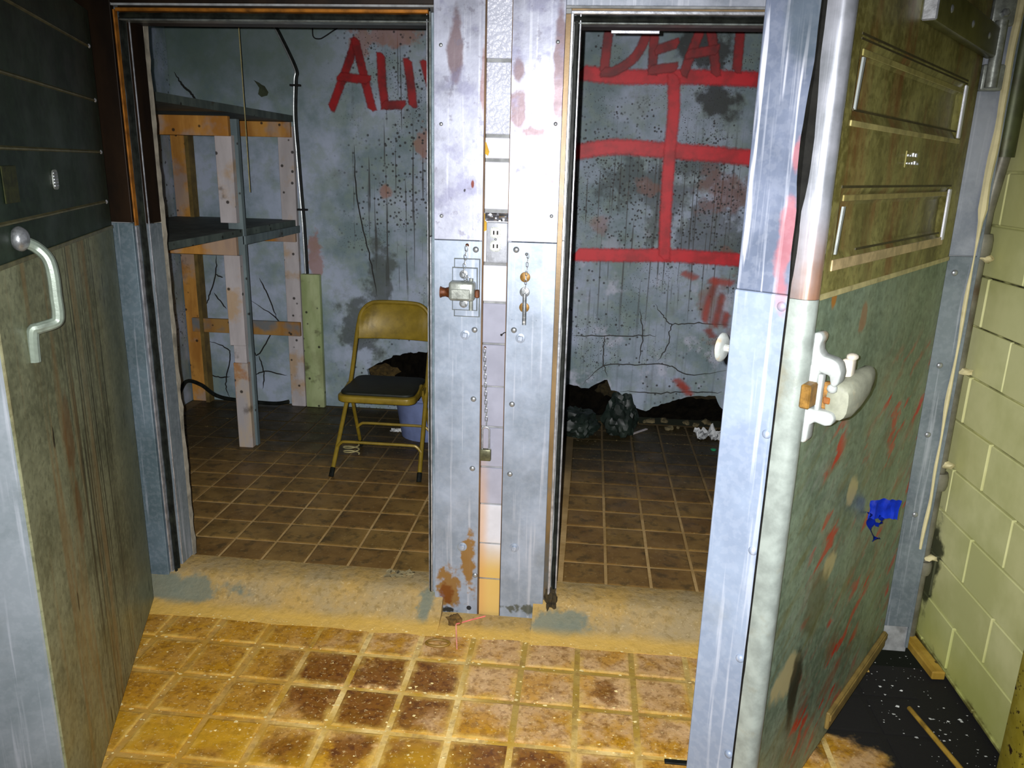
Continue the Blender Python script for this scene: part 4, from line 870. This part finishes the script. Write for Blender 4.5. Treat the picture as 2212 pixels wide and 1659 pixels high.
o('locking_pin', B().tube([(0.020, -0.026, 0.026), (0.020, -0.026, 0.130)], 0.007, 10), M_steel_olive)
for z in (0.140, 0.046): o('strike_bolt', B().lathe([(0.014, 0), (0.014, 0.002), (0.012, 0.003)], 16, Matrix.Translation((-0.006, -0.014, z)) @ RX).box(-0.013, 0.001, -0.022, -0.014, z - 0.007, z + 0.007, 0.001), M_steel)
def link_bm(p, L, wd, r, flip):
    # one oval chain link hanging with its middle at p
    pts = []
    for k in range(12):
        a = k * PI / 6; x = math.cos(a) * wd / 2; z = math.sin(a) * wd / 2 + math.copysign((L - wd) / 2, math.sin(a) if abs(math.sin(a)) > 1e-6 else 1)
        pts.append((p[0] + (x if not flip else x * 0.25), p[1] + (0 if not flip else x * 0.95), p[2] + z))
    return B().tube(pts, r, 5, closed=True)
for k in range(7): o('chain_link', link_bm((0.001 - k * 0.0010, -0.010 - k * 0.003, 0.222 - k * 0.0135), 0.018, 0.009, 0.0014, k % 2), M_steel)
for k in range(4): o('chain_link', link_bm((0.000 + k * 0.006, -0.026 - 0.002 * k, 0.130 + 0.002 * k - (k > 1) * 0.006 * (k - 1)), 0.014, 0.008, 0.0013, k % 2), M_steel)
o('chain_screw', B().lathe(dome(0.006, 0.004), 10, Matrix.Translation((0.002, 0.0, 0.232)) @ RX), M_rust)

lp = empty('hanging_pin', (-0.202, -0.012, 1.20), 0, 'steel pin with a drilled end on a short chain on the right pillar cladding', 'pin')
obj('pin', B().tube([(0, -0.004, 0.005), (0.001, -0.004, -0.096)], 0.0068, 12), M_steel, lp)
obj('pin_hole', B().lathe([(0.0036, 0), (0.0036, 0.0005)], 10, Matrix.Translation((0.001, -0.0112, -0.086)) @ RX), M_cream_plastic, lp, 0)
for k in range(9): obj('chain_link', link_bm((0.0008 * k, 0.002, 0.014 + k * 0.0140), 0.017, 0.0065, 0.0011, k % 2), M_steel, lp)
obj('chain_screw', B().lathe(dome(0.0055, 0.004), 10, Matrix.Translation((0.0015, 0.009, 0.130)) @ RX), M_steel, lp)

ch = empty('chain', (-0.330, -0.006, 1.018), 0, 'thin chain hanging down the glazed strip between the pillar claddings', 'chain')
for k in range(18): obj('chain_link', link_bm((0.0006 * k, -0.004, -0.008 - k * 0.0148), 0.0185, 0.0085, 0.0013, k % 2), M_steel, ch)
obj('chain_screw', B().lathe(dome(0.005, 0.010), 10, Matrix.Translation((0, 0.005, 0.0)) @ RX), M_rust, ch)
pk = empty('padlock', (-0.320, -0.018, 0.627), 0, 'brass padlock with long shackle at the end of the hanging chain', 'padlock')
obj('lock_body', B().box(-0.019, 0.019, -0.010, 0.010, 0, 0.042, 0.004, 2), plain('tarnished lock body', lin(96, 96, 72), 0.4, 0.5, 0.25, 60), pk)
obj('shackle', B().tube([(-0.012, 0, 0.036)] + [(-0.012, 0, 0.06), (-0.012, 0, 0.09)] + [(-0.012 * math.cos(a), 0, 0.108 + 0.012 * math.sin(a)) for a in [i * PI / 8 for i in range(9)]] + [(0.012, 0, 0.09), (0.012, 0, 0.06), (0.012, 0, 0.036)], 0.0034, 9), M_lip, pk)

ot = empty('wall_outlet', (-0.296, -0.004, 1.365), R(0), 'double electrical socket under a ribbed metal cover plate on the pillar', 'outlet')
obj('cover_plate', B().box(-0.034, 0.034, -0.006, 0.012, -0.066, 0.062, 0.004, 2), M_plate, ot)
for k in range(12): obj('plate_rib', B().box(-0.0285 + k * 0.005, -0.0265 + k * 0.005, -0.0072, -0.005, -0.060, -0.036), M_plate, ot, 0)
for z in (0.030, -0.012):
    obj('receptacle_rim', B().prism([(-0.004 + 0.0175 * math.copysign(abs(math.cos(a)) ** 0.55, math.cos(a)), z + 0.0175 * math.copysign(abs(math.sin(a)) ** 0.7, math.sin(a))) for a in [i * PI / 12 for i in range(24)]], -0.0066, -0.004), M_steel_olive, ot, 0)
    rc = obj('receptacle', B().prism([(-0.004 + 0.0145 * math.copysign(abs(math.cos(a)) ** 0.55, math.cos(a)), z + 0.0145 * math.copysign(abs(math.sin(a)) ** 0.7, math.sin(a))) for a in [i * PI / 12 for i in range(24)]], -0.0085, -0.004), M_cream_plastic, ot, 30)
    for x in (-0.010, 0.002): obj('slot', B().box(x - 0.0022, x + 0.0022, -0.0092, -0.0082, z - 0.006, z + 0.006), M_slot, rc, 0)
obj('plate_screw', B().lathe(dome(0.004, 0.002), 10, Matrix.Translation((-0.004, -0.006, 0.009)) @ RX), M_steel, ot)

# ------------------------------------------------------------------ wooden rack in the left cell
rk = empty('wooden_rack', (-2.25, 1.56, 0), 0, 'tall timber rack with sagging shelves along the cell wall', 'rack')
def rb(n, x0, x1, y0, y1, z0, z1, m): return obj(n, B().box(x0 + 2.25, x1 + 2.25, y0 - 1.56, y1 - 1.56, z0, z1, 0.002), m, rk, 30)
rb('post', -1.945, -1.861, 1.60, 1.635, 0.0, 1.80, M_wood_g)
rb('post_facing', -1.955, -1.873, 1.56, 1.60, 0.0, 0.500, wood('stained whitewashed timber', lin(190, 170, 140), lin(170, 165, 165), (165, 110, 50), 0.8, 4.0, 0.5)); rb('post_facing', -1.965, -1.876, 1.56, 1.60, 0.60, 1.098, M_wood_p); rb('post_facing', -1.948, -1.878, 1.565, 1.60, 0.500, 0.60, M_wood_p)
rb('post_facing', -1.968, -1.878, 1.56, 1.60, 1.27, 1.718, M_wood_p)
rb('post', -2.655, -2.54, 1.56, 1.60, 0.0, 1.80, M_wood); rb('post', -2.655, -2.55, 0.72, 0.76, 0, 1.8, M_wood); rb('post', -1.955, -1.87, 0.72, 0.76, 0, 1.80, M_wood)
rb('post', -2.652, -2.545, 2.375, 2.415, 0.0, 1.80, M_wood); rb('post', -1.955, -1.858, 2.375, 2.412, 0.0, 1.80, M_wood_p)
obj('post_return', B().box(-2.545 + 2.25, -2.520 + 2.25, 2.345 - 1.56, 2.415 - 1.56, 0, 1.80), plain('shaded timber side', lin(112, 92, 44), 0.8, 0, 0.3, 12), rk, 0)
rb('rail', -2.655, -1.876, 1.53, 1.56, 1.712, 1.810, M_wood); rb('rail', -2.655, -1.876, 1.53, 1.56, 1.102, 1.198, M_wood)
rb('rail', -2.655, -1.862, 2.345, 2.375, 1.735, 1.825, M_wood); rb('rail', -2.655, -1.862, 2.345, 2.375, 1.10, 1.196, M_wood); rb('rail', -2.60, -1.862, 2.350, 2.375, 0.488, 0.580, wood('part painted timber', lin(160, 112, 45), lin(170, 130, 70), (110, 118, 122), 0.9, 2.2, 0.45))
def shelf(z0, z1, sag, m):
    b = bmesh.new(); rows = []; n = 16
    for i in range(n + 1):
        y = 0.70 + (2.412 - 0.70) * i / n; s = sag * math.sin(PI * i / n) ** 2
        rows.append([b.verts.new((x + 2.25, y - 1.56, z - s)) for x, z in ((-2.657, z0), (-1.866, z0), (-1.866, z1), (-2.657, z1))])
    for i in range(n):
        for k in range(4): b.faces.new((rows[i][k], rows[i][(k + 1) % 4], rows[i + 1][(k + 1) % 4], rows[i + 1][k]))
    b.faces.new(rows[0][::-1]); b.faces.new(rows[-1]); bmesh.ops.recalc_face_normals(b, faces=b.faces)
    return obj('shelf_board', B().join(b), m, rk, 0)
shelf(1.828, 1.866, 0.0, M_shelf); shelf(1.2005, 1.236, 0.0, M_shelf)
obj('batten', B().box(-1.868 + 2.25, -1.852 + 2.25, 1.6 - 1.56, 2.41 - 1.56, 1.155, 1.2), M_wood_g, rk, 0)

# ------------------------------------------------------------------ folding chair
fc = empty('folding_chair', (-1.062, 1.44, 0), R(0), 'tan metal folding chair with a dark seat pad in the doorway on the left', 'chair')
W2 = 0.235
def T(pts, k=6): return spline(pts, k)
def rot_tube(): pass
# front legs run up to the backrest; the hoop is one bent tube
hoop = [(-W2, -0.225, 0.0), (-W2 + 0.012, -0.05, 0.235), (-W2 + 0.022, 0.10, 0.45), (-W2 + 0.026, 0.21, 0.66), (-W2 + 0.032, 0.245, 0.74)]
arc = [(-W2 + 0.045, 0.262, 0.795), (-W2 + 0.085, 0.272, 0.838), (-W2 + 0.15, 0.275, 0.852)]
left = hoop + arc; path = left + [(-p[0], p[1], p[2]) for p in reversed(left)]
obj('back_frame', B().tube(T(path, 5), 0.0115, 10), M_chair, fc)
for s in (-1, 1):
    lg = obj('rear_leg', B().tube([(s * (W2 - 0.018), 0.265, 0.0), (s * (W2 - 0.028), 0.12, 0.27), (s * (W2 - 0.038), 0.02, 0.45), (s * (W2 - 0.038), -0.10, 0.425)], 0.010, 10), M_chair, fc)
    obj('foot_cap', B().tube([(s * (W2 - 0.018), 0.267, 0.0), (s * (W2 - 0.0196), 0.243, 0.045)], 0.0128, 10), M_rubber, lg)
    obj('foot_cap', B().tube([(s * W2, -0.226, 0.0), (s * (W2 - 0.002), -0.196, 0.040)], 0.0135, 10), M_rubber, fc)
# backrest panel, curved
b = bmesh.new(); rows = []
for i in range(17):
    t = -1 + i / 8; x = t * (W2 - 0.030); e = 0.03 * (1 - t * t); top = 0.842 - 0.085 * max(0, abs(t) - 0.62) ** 2 / 0.144
    rows.append([b.verts.new((x, 0.262 + e + (z - 0.8) * 0.28 + off, z)) for z, off in ((0.652, -0.006), (0.66, -0.011), (top - 0.008, -0.011), (top, -0.006), (top - 0.004, 0.002), (0.66, 0.002))])
for i in range(16):
    for k in range(6): b.faces.new((rows[i][k], rows[i + 1][k], rows[i + 1][(k + 1) % 6], rows[i][(k + 1) % 6]))
b.faces.new(rows[0]); b.faces.new(rows[-1][::-1]); bmesh.ops.recalc_face_normals(b, faces=b.faces)
obj('backrest', B().join(b), M_chair, fc, 50)
def rrect(hx, y0, y1, r, n=6):
    P = []
    for cx, cy, a0 in ((hx - r, y1 - r, 0), (-hx + r, y1 - r, 90), (-hx + r, y0 + r, 180), (hx - r, y0 + r, 270)):
        for k in range(n + 1): a = R(a0 + 90 * k / n); P.append((cx + r * math.cos(a), cy + r * math.sin(a)))
    return P
obj('seat', B().prism(rrect(0.206, -0.195, 0.20, 0.05), 0.402, 0.438, 'z', 0.008), M_chair, fc, 50)
obj('seat_pad', B().prism(rrect(0.196, -0.172, 0.19, 0.05), 0.436, 0.452, 'z', 0.005), M_pad, fc, 50)
def bar(y, z, hx, dip): return B().tube(T([(-hx, y, z - dip), (-hx + 0.025, y, z - 0.006), (-hx + 0.06, y, z), (0, y, z), (hx - 0.06, y, z), (hx - 0.025, y, z - 0.006), (hx, y, z - dip)], 4), 0.008, 8)
obj('cross_bar', bar(-0.132, 0.165, W2 - 0.006, 0.035), M_chair, fc); obj('cross_bar', bar(0.175, 0.17, W2 - 0.024, 0.03), M_chair, fc)
for s in (-1, 1): obj('hinge_link', B().box(s * (W2 - 0.024) - 0.004, s * (W2 - 0.024) + 0.004, 0.0, 0.11, 0.40, 0.43, 0.002), M_chair, fc)

# ------------------------------------------------------------------ other things in the left cell
cd = empty('electrical_conduit', (-1.84, 2.40, 0), 0, 'shiny armoured cable bent down the back wall beside the rack', 'cable')
cpts = [(-2.10, 2.46), (-2.045, 2.44), (-1.962, 2.377), (-1.915, 2.3), (-1.837, 2.132), (-1.841, 2.066), (-1.854, 1.865), (-1.848, 1.646), (-1.839, 1.393), (-1.831, 1.192), (-1.827, 0.896)]
obj('cable', B().tube(spline([(x + 1.84, 0.0, z) for x, z in cpts], 8), 0.0052, 8), M_conduit, cd)
obj('cable', B().tube(spline([(x + 1.853, 0.006, z) for x, z in cpts], 8), 0.009, 8), M_rubber, cd)
for z, x in ((2.04, -1.843), (1.30, -1.835)): obj('cable_clip', B().box(x + 1.815, x + 1.88, -0.012, 0.018, z - 0.006, z + 0.006, 0.002), M_slot, cd)
tag(obj('pull_cord', B().tube([(-1.772, 1.5, 2.615), (-1.771, 1.5, 2.25), (-1.768, 1.5, 1.84), (-1.767, 1.5, 1.436)], 0.0024, 6), M_cord), 'thin pull cord hanging from the cell ceiling in front of the rack', 'cord')
tag(obj('board', B().box(-1.850, -1.725, 2.368, 2.412, 0.0, 0.895, 0.006, 2), M_green_board), 'pale green board standing against the back wall under the cable end', 'board')
bk = empty('bucket', (-0.93, 1.98, 0), 0, 'pale blue plastic bucket on the cell floor behind the folding chair', 'bucket')
obj('bucket_body', B().lathe([(0.0001, 0.008), (0.145, 0.008), (0.150, 0.0), (0.168, 0.0), (0.205, 0.24), (0.210, 0.26), (0.216, 0.262), (0.214, 0.27), (0.202, 0.268), (0.162, 0.02), (0.0001, 0.016)][1:-1], 32), M_bucket, bk, 60)
obj('bucket_handle', B().tube([(0.212 * math.cos(a), 0.05 - 0.212 * 0.3 * math.sin(a), 0.25 - 0.20 * math.sin(a) * 0.4) for a in [i * PI / 12 for i in range(13)]], 0.003, 6), M_steel, bk)
tag(obj('rubber_hose', B().tube(spline([(-2.640, 1.9, 0.02), (-2.635, 2.05, 0.05), (-2.63, 2.15, 0.10), (-2.62, 2.25, 0.17), (-2.56, 2.322, 0.13), (-2.46, 2.325, 0.06), (-2.33, 2.33, 0.035), (-2.07, 2.335, 0.022), (-1.96, 2.34, 0.04)], 6), 0.013, 8), M_rubber), 'black rubber hose drooping along the foot of the cell walls', 'hose')
def flat_scrap(name, poly, loc, mat, label, cat, seed, lift=0.03, n=10, group=None):
    b = bmesh.new(); bmesh.ops.create_grid(b, x_segments=n, y_segments=n, size=0.5)
    for v in b.verts:
        x, y = v.co.x, v.co.y; k = 1 + 0.25 * mnoise.noise(Vector((x * 4, y * 4, seed)))
        v.co = Vector((x * poly[0] * k, y * poly[1] * k, 0.003 + lift * abs(mnoise.noise(Vector((x * 5, y * 5, seed + 3)))) * 2))
    bb = B(); bb.join(b)
    o = obj(name, bb, mat, None, 20, loc); return tag(o, label, cat, group)
flat_scrap('paper_scrap', (0.10, 0.05), (-1.12, 1.98, 0.0), M_paper, 'torn pale strip on the cell floor behind the chair legs', 'scrap', 3, 0.012)
flat_scrap('plaster_crumb', (0.11, 0.05), (-0.655, 0.095, 0.092), M_rubble, 'crumbling plaster flake on the rear edge of the sill', 'rubble', 8, 0.012)
tag(obj('wire_coil', B().tube([(0.045 * math.cos(a) * (1 + 0.1 * math.sin(a * 3)), 0.03 * math.sin(a), 0.012 + 0.004 * a) for a in [i * 0.4 for i in range(34)]], 0.0035, 6), M_cord, None, 40, (-1.285, 1.53, 0.0)), 'small coil of pale wire on the floor beneath the folding chair', 'wire')

# ------------------------------------------------------------------ right cell: bags and rubble
def bag(name, loc, r, seed, label):
    b = bmesh.new(); bmesh.ops.create_icosphere(b, subdivisions=4, radius=1)
    for v in b.verts:
        q = v.co; d = 1 + 0.30 * mnoise.noise(q * 1.6 + Vector((seed, 0, 0))) + 0.16 * abs(mnoise.noise(q * 4.5 + Vector((0, seed, 0)))) * 2 - 0.10 * abs(mnoise.noise(q * 9 + Vector((0, seed, 4)))) * 2
        v.co = Vector((q.x * r[0] * d, q.y * r[1] * d, max(0.0, (q.z * d + 0.72) * r[2])))
    bb = B(); bb.join(b); return tag(obj(name, bb, M_bag, None, 30, loc), label, 'bag', None)
bag('bin_bag', (-0.02, 2.12, 0), (0.115, 0.12, 0.10), 2.0, 'low slumped dark green bin bag beside the doorway jamb')
bag('bin_bag.001', (0.245, 2.18, 0), (0.095, 0.09, 0.145), 5.0, 'taller crumpled dark green bin bag next to the low one')
flat_scrap('plastic_scrap', (0.17, 0.15), (0.80, 2.20, 0.0), M_paper, 'crumpled white plastic on the floor by the open right door', 'scrap', 5, 0.05, 14)
rr = random.Random(11)
first = None
for i in range(14):
    x = 0.30 + i * 0.055 + rr.uniform(-0.02, 0.02); y = rr.uniform(2.30, 2.46)
    s = rr.uniform(0.016, 0.042)
    o_ = obj('plaster_chunk', B().lump((0, 0, s * 0.4), (s, s * 0.7, s * 0.5), i, 0.6, 2, 2.4, 0.0), M_rubble, None, 0, (x, y, 0.0)); o_.rotation_euler = (0, 0, rr.uniform(0, 3))
    tag(o_, 'small chunk of broken plaster lying under the jagged hole in the graffiti wall', 'rubble', 'plaster chunks under the broken wall')
tag(obj('lath_strip', B().box(-0.09, 0.09, -0.008, 0.008, 0, 0.006, 0.001), M_wood_p, None, 0, (0.36, 2.22, 0.0)), 'thin wooden lath on the floor in front of the bin bags', 'stick').rotation_euler = (0, 0, R(50))
tag(obj('bottle_cap', B().lathe([(0.016, 0), (0.017, 0.006), (0.012, 0.009)], 16), plain('green plastic', lin(40, 150, 100), 0.4), None, 40, (0.79, 1.97, 0.0)), 'small green cap on the tiles by the open right door', 'cap')

# ------------------------------------------------------------------ small things on the front floor
sw = empty('bent_straw', (-0.408, -0.081, 0.016), 0, 'red plastic straw bent in two at the foot of the pillar', 'straw')
obj('straw', B().tube([(0, 0, 0.006), (0.05, 0.028, 0.010), (0.098, 0.056, 0.012)], 0.0024, 6), M_straw, sw)
obj('straw', B().tube([(0, 0, 0.004), (0.012, -0.06, -0.008), (0.024, -0.12, -0.012)], 0.0024, 6), plain('pink straw', lin(225, 150, 130), 0.4), sw)
tag(obj('dirt_clod', B().lump((0, 0, 0.012), (0.026, 0.02, 0.02), 5, 0.6, 3, 2, 0.0), M_clod, None, 0, (-0.415, -0.062, 0.012)), 'brown clod of dirt beside the bent red straw', 'dirt')
tag(obj('rubber_ring', B().tube([(0.040 * math.cos(a) * (1 + 0.1 * math.sin(2 * a)), 0.020 * math.sin(a), 0.0055) for a in [i * PI / 12 for i in range(24)]], 0.005, 6, closed=True), plain('brown rubber', lin(125, 95, 25), 0.6), None, 40, (-0.455, -0.178, 0.0)), 'oval brown rubber ring on the yellow tiles below the pillar', 'ring')
tag(obj('stick', B().tube([(1.058, -0.318, 0.008), (1.10, -0.55, 0.008), (1.135, -0.76, 0.008)], [0.007, 0.008, 0.0085], 8), M_wood_y), 'thin yellow stick lying on the black floor by the block wall', 'stick')
of_ = obj('board_offcut', B().box(-0.022, 0.022, -0.125, 0.125, 0, 0.030, 0.004).box(-0.008, 0.010, -0.120, 0.126, 0.028, 0.032), M_wood_y, None, 30, (1.205, -0.025, 0.0)); of_.rotation_euler = (0, 0, R(4))
tag(of_, 'short yellowed board offcut lying along the block wall', 'board')
tag(obj('rubber_strip', B().box(-0.05, 0.05, -0.008, 0.008, 0, 0.006, 0.001), M_rubber, None, 0, (0.33, -0.64, 0.0)), 'black rubber strip on the tiles at the foot of the open right door', 'strip')
# blue tape on the right door
tb = empty('blue_tape', (0.42 + 0.5664 * 0.632 + 0.8241 * 0.004, -0.99 + 0.8241 * 0.632 - 0.5664 * 0.004, 0.69), A2, 'crumpled blue tape with curled ends stuck on the open right door', 'tape')
def curl(pts, wd, seed):
    b = bmesh.new(); P = spline(pts, 6); V = []
    for i, p in enumerate(P):
        t = (P[min(i + 1, len(P) - 1)] - P[max(i - 1, 0)]).normalized(); nn = Vector((t.z, 0, -t.x)); nn = nn.normalized() if nn.length > 1e-6 else Vector((1, 0, 0))
        k = wd * (1 - 0.5 * i / len(P)); tw = Vector((0, -0.4 * k * math.sin(i * 0.5 + seed), 0))
        V.append([b.verts.new(p + nn * k / 2 + tw), b.verts.new(p - nn * k / 2 - tw)])
    for i in range(len(V) - 1): b.faces.new((V[i][0], V[i][1], V[i + 1][1], V[i + 1][0]))
    r = bmesh.ops.solidify(b, geom=list(b.faces), thickness=0.0012); return B().join(b)
b = bmesh.new(); bmesh.ops.create_grid(b, x_segments=14, y_segments=10, size=0.5)
for v in b.verts:
    x, z = v.co.x, v.co.y
    q = (x + 0.5) * 0.085; n1 = mnoise.noise(Vector((x * 5, z * 1.5, 8))); e = 0.008 * mnoise.noise(Vector((x * 6, 1, 2)))
    v.co = Vector((q * 0.66 + 0.010 * n1, -0.003 - q * 0.72 - 0.006 * abs(n1), z * 0.056 + e + 0.045 - 0.10 * abs(x) * abs(z) * 0.3))
bb = B(); bb.join(b)
obj('tape_patch', bb, M_blue, tb, 25)
obj('tape_tail', curl([(0.004, -0.006, 0.03), (0.000, -0.012, 0.012), (0.004, -0.018, -0.02), (0.012, -0.026, -0.045), (0.022, -0.036, -0.040)], 0.026, 1), M_blue, tb, 25)
obj('tape_tail', curl([(0.026, -0.028, 0.025), (0.030, -0.034, 0.008), (0.024, -0.030, -0.004), (0.014, -0.020, -0.002)], 0.018, 3), M_blue, tb, 25)
# loose flakes
def flakes(name, n, region, mat, label, seed, smax):
    r_ = random.Random(seed); V, F = [], []
    while len(F) < n:
        p = region(r_)
        if p is None: continue
        x, y, z = p; s = smax * (0.25 + r_.random() ** 3); a0 = r_.uniform(0, 6.28); k = len(V); q = r_.choice((3, 4, 5))
        for j in range(q):
            a = a0 + j * 2 * PI / q; V.append((x + s * math.cos(a) * r_.uniform(0.6, 1.3), y + s * math.sin(a) * r_.uniform(0.5, 1.0), z + 0.0015 + r_.uniform(0, 0.3) * s))
        F.append(tuple(range(k, k + q)))
    me = bpy.data.meshes.new(name); me.from_pydata(V, [], F)
    return tag(obj(name, me, mat, None, 0), label, 'debris', None, 'stuff')
def reg_a(r_):
    x, y = r_.uniform(-1.5, 0.5), r_.uniform(-1.2, -0.10)
    if mnoise.noise(Vector((x * 3, y * 3, 1))) + r_.uniform(-0.5, 0.5) < (0.1 if x > -0.9 else -0.15): return None
    return (x, y, 0.0)
def reg_g(r_):
    if r_.random() < 0.5: return (r_.uniform(-1.4, 0.45), -0.265 - 0.1795 * r_.randrange(4) + r_.gauss(0, 0.006), 0.0)
    return (-0.155 + 0.182 * r_.randrange(-7, 4) + r_.gauss(0, 0.006), r_.uniform(-1.2, -0.12), 0.0)
def reg_b(r_):
    x, y = r_.uniform(0.7, 1.23), r_.uniform(-0.75, 0.1)
    if x + 0.6 * y < 0.72: return None
    return (x, y, 0.0)
flakes('paint_flakes', 900, lambda r_: reg_a(r_) if r_.random() < 0.6 else reg_g(r_), M_flake, 'pale paint flakes and crumbs scattered over the yellow tiles', 1, 0.0055)
flakes('wall_flakes', 200, reg_b, M_paper, 'white flakes on the black floor behind the open right door', 3, 0.0055)
flakes('cell_crumbs', 160, lambda r_: (r_.uniform(-0.1, 0.95), r_.uniform(1.7, 2.4), 0.0), M_rubble, 'crumbs of plaster on the floor by the bin bags', 4, 0.008)
flakes('sill_crumbs', 220, lambda r_: (r_.uniform(-1.45, 0.45), -0.125 + r_.gauss(0, 0.012), 0.004), M_flake, 'pale crumbs along the foot of the sills', 5, 0.005)
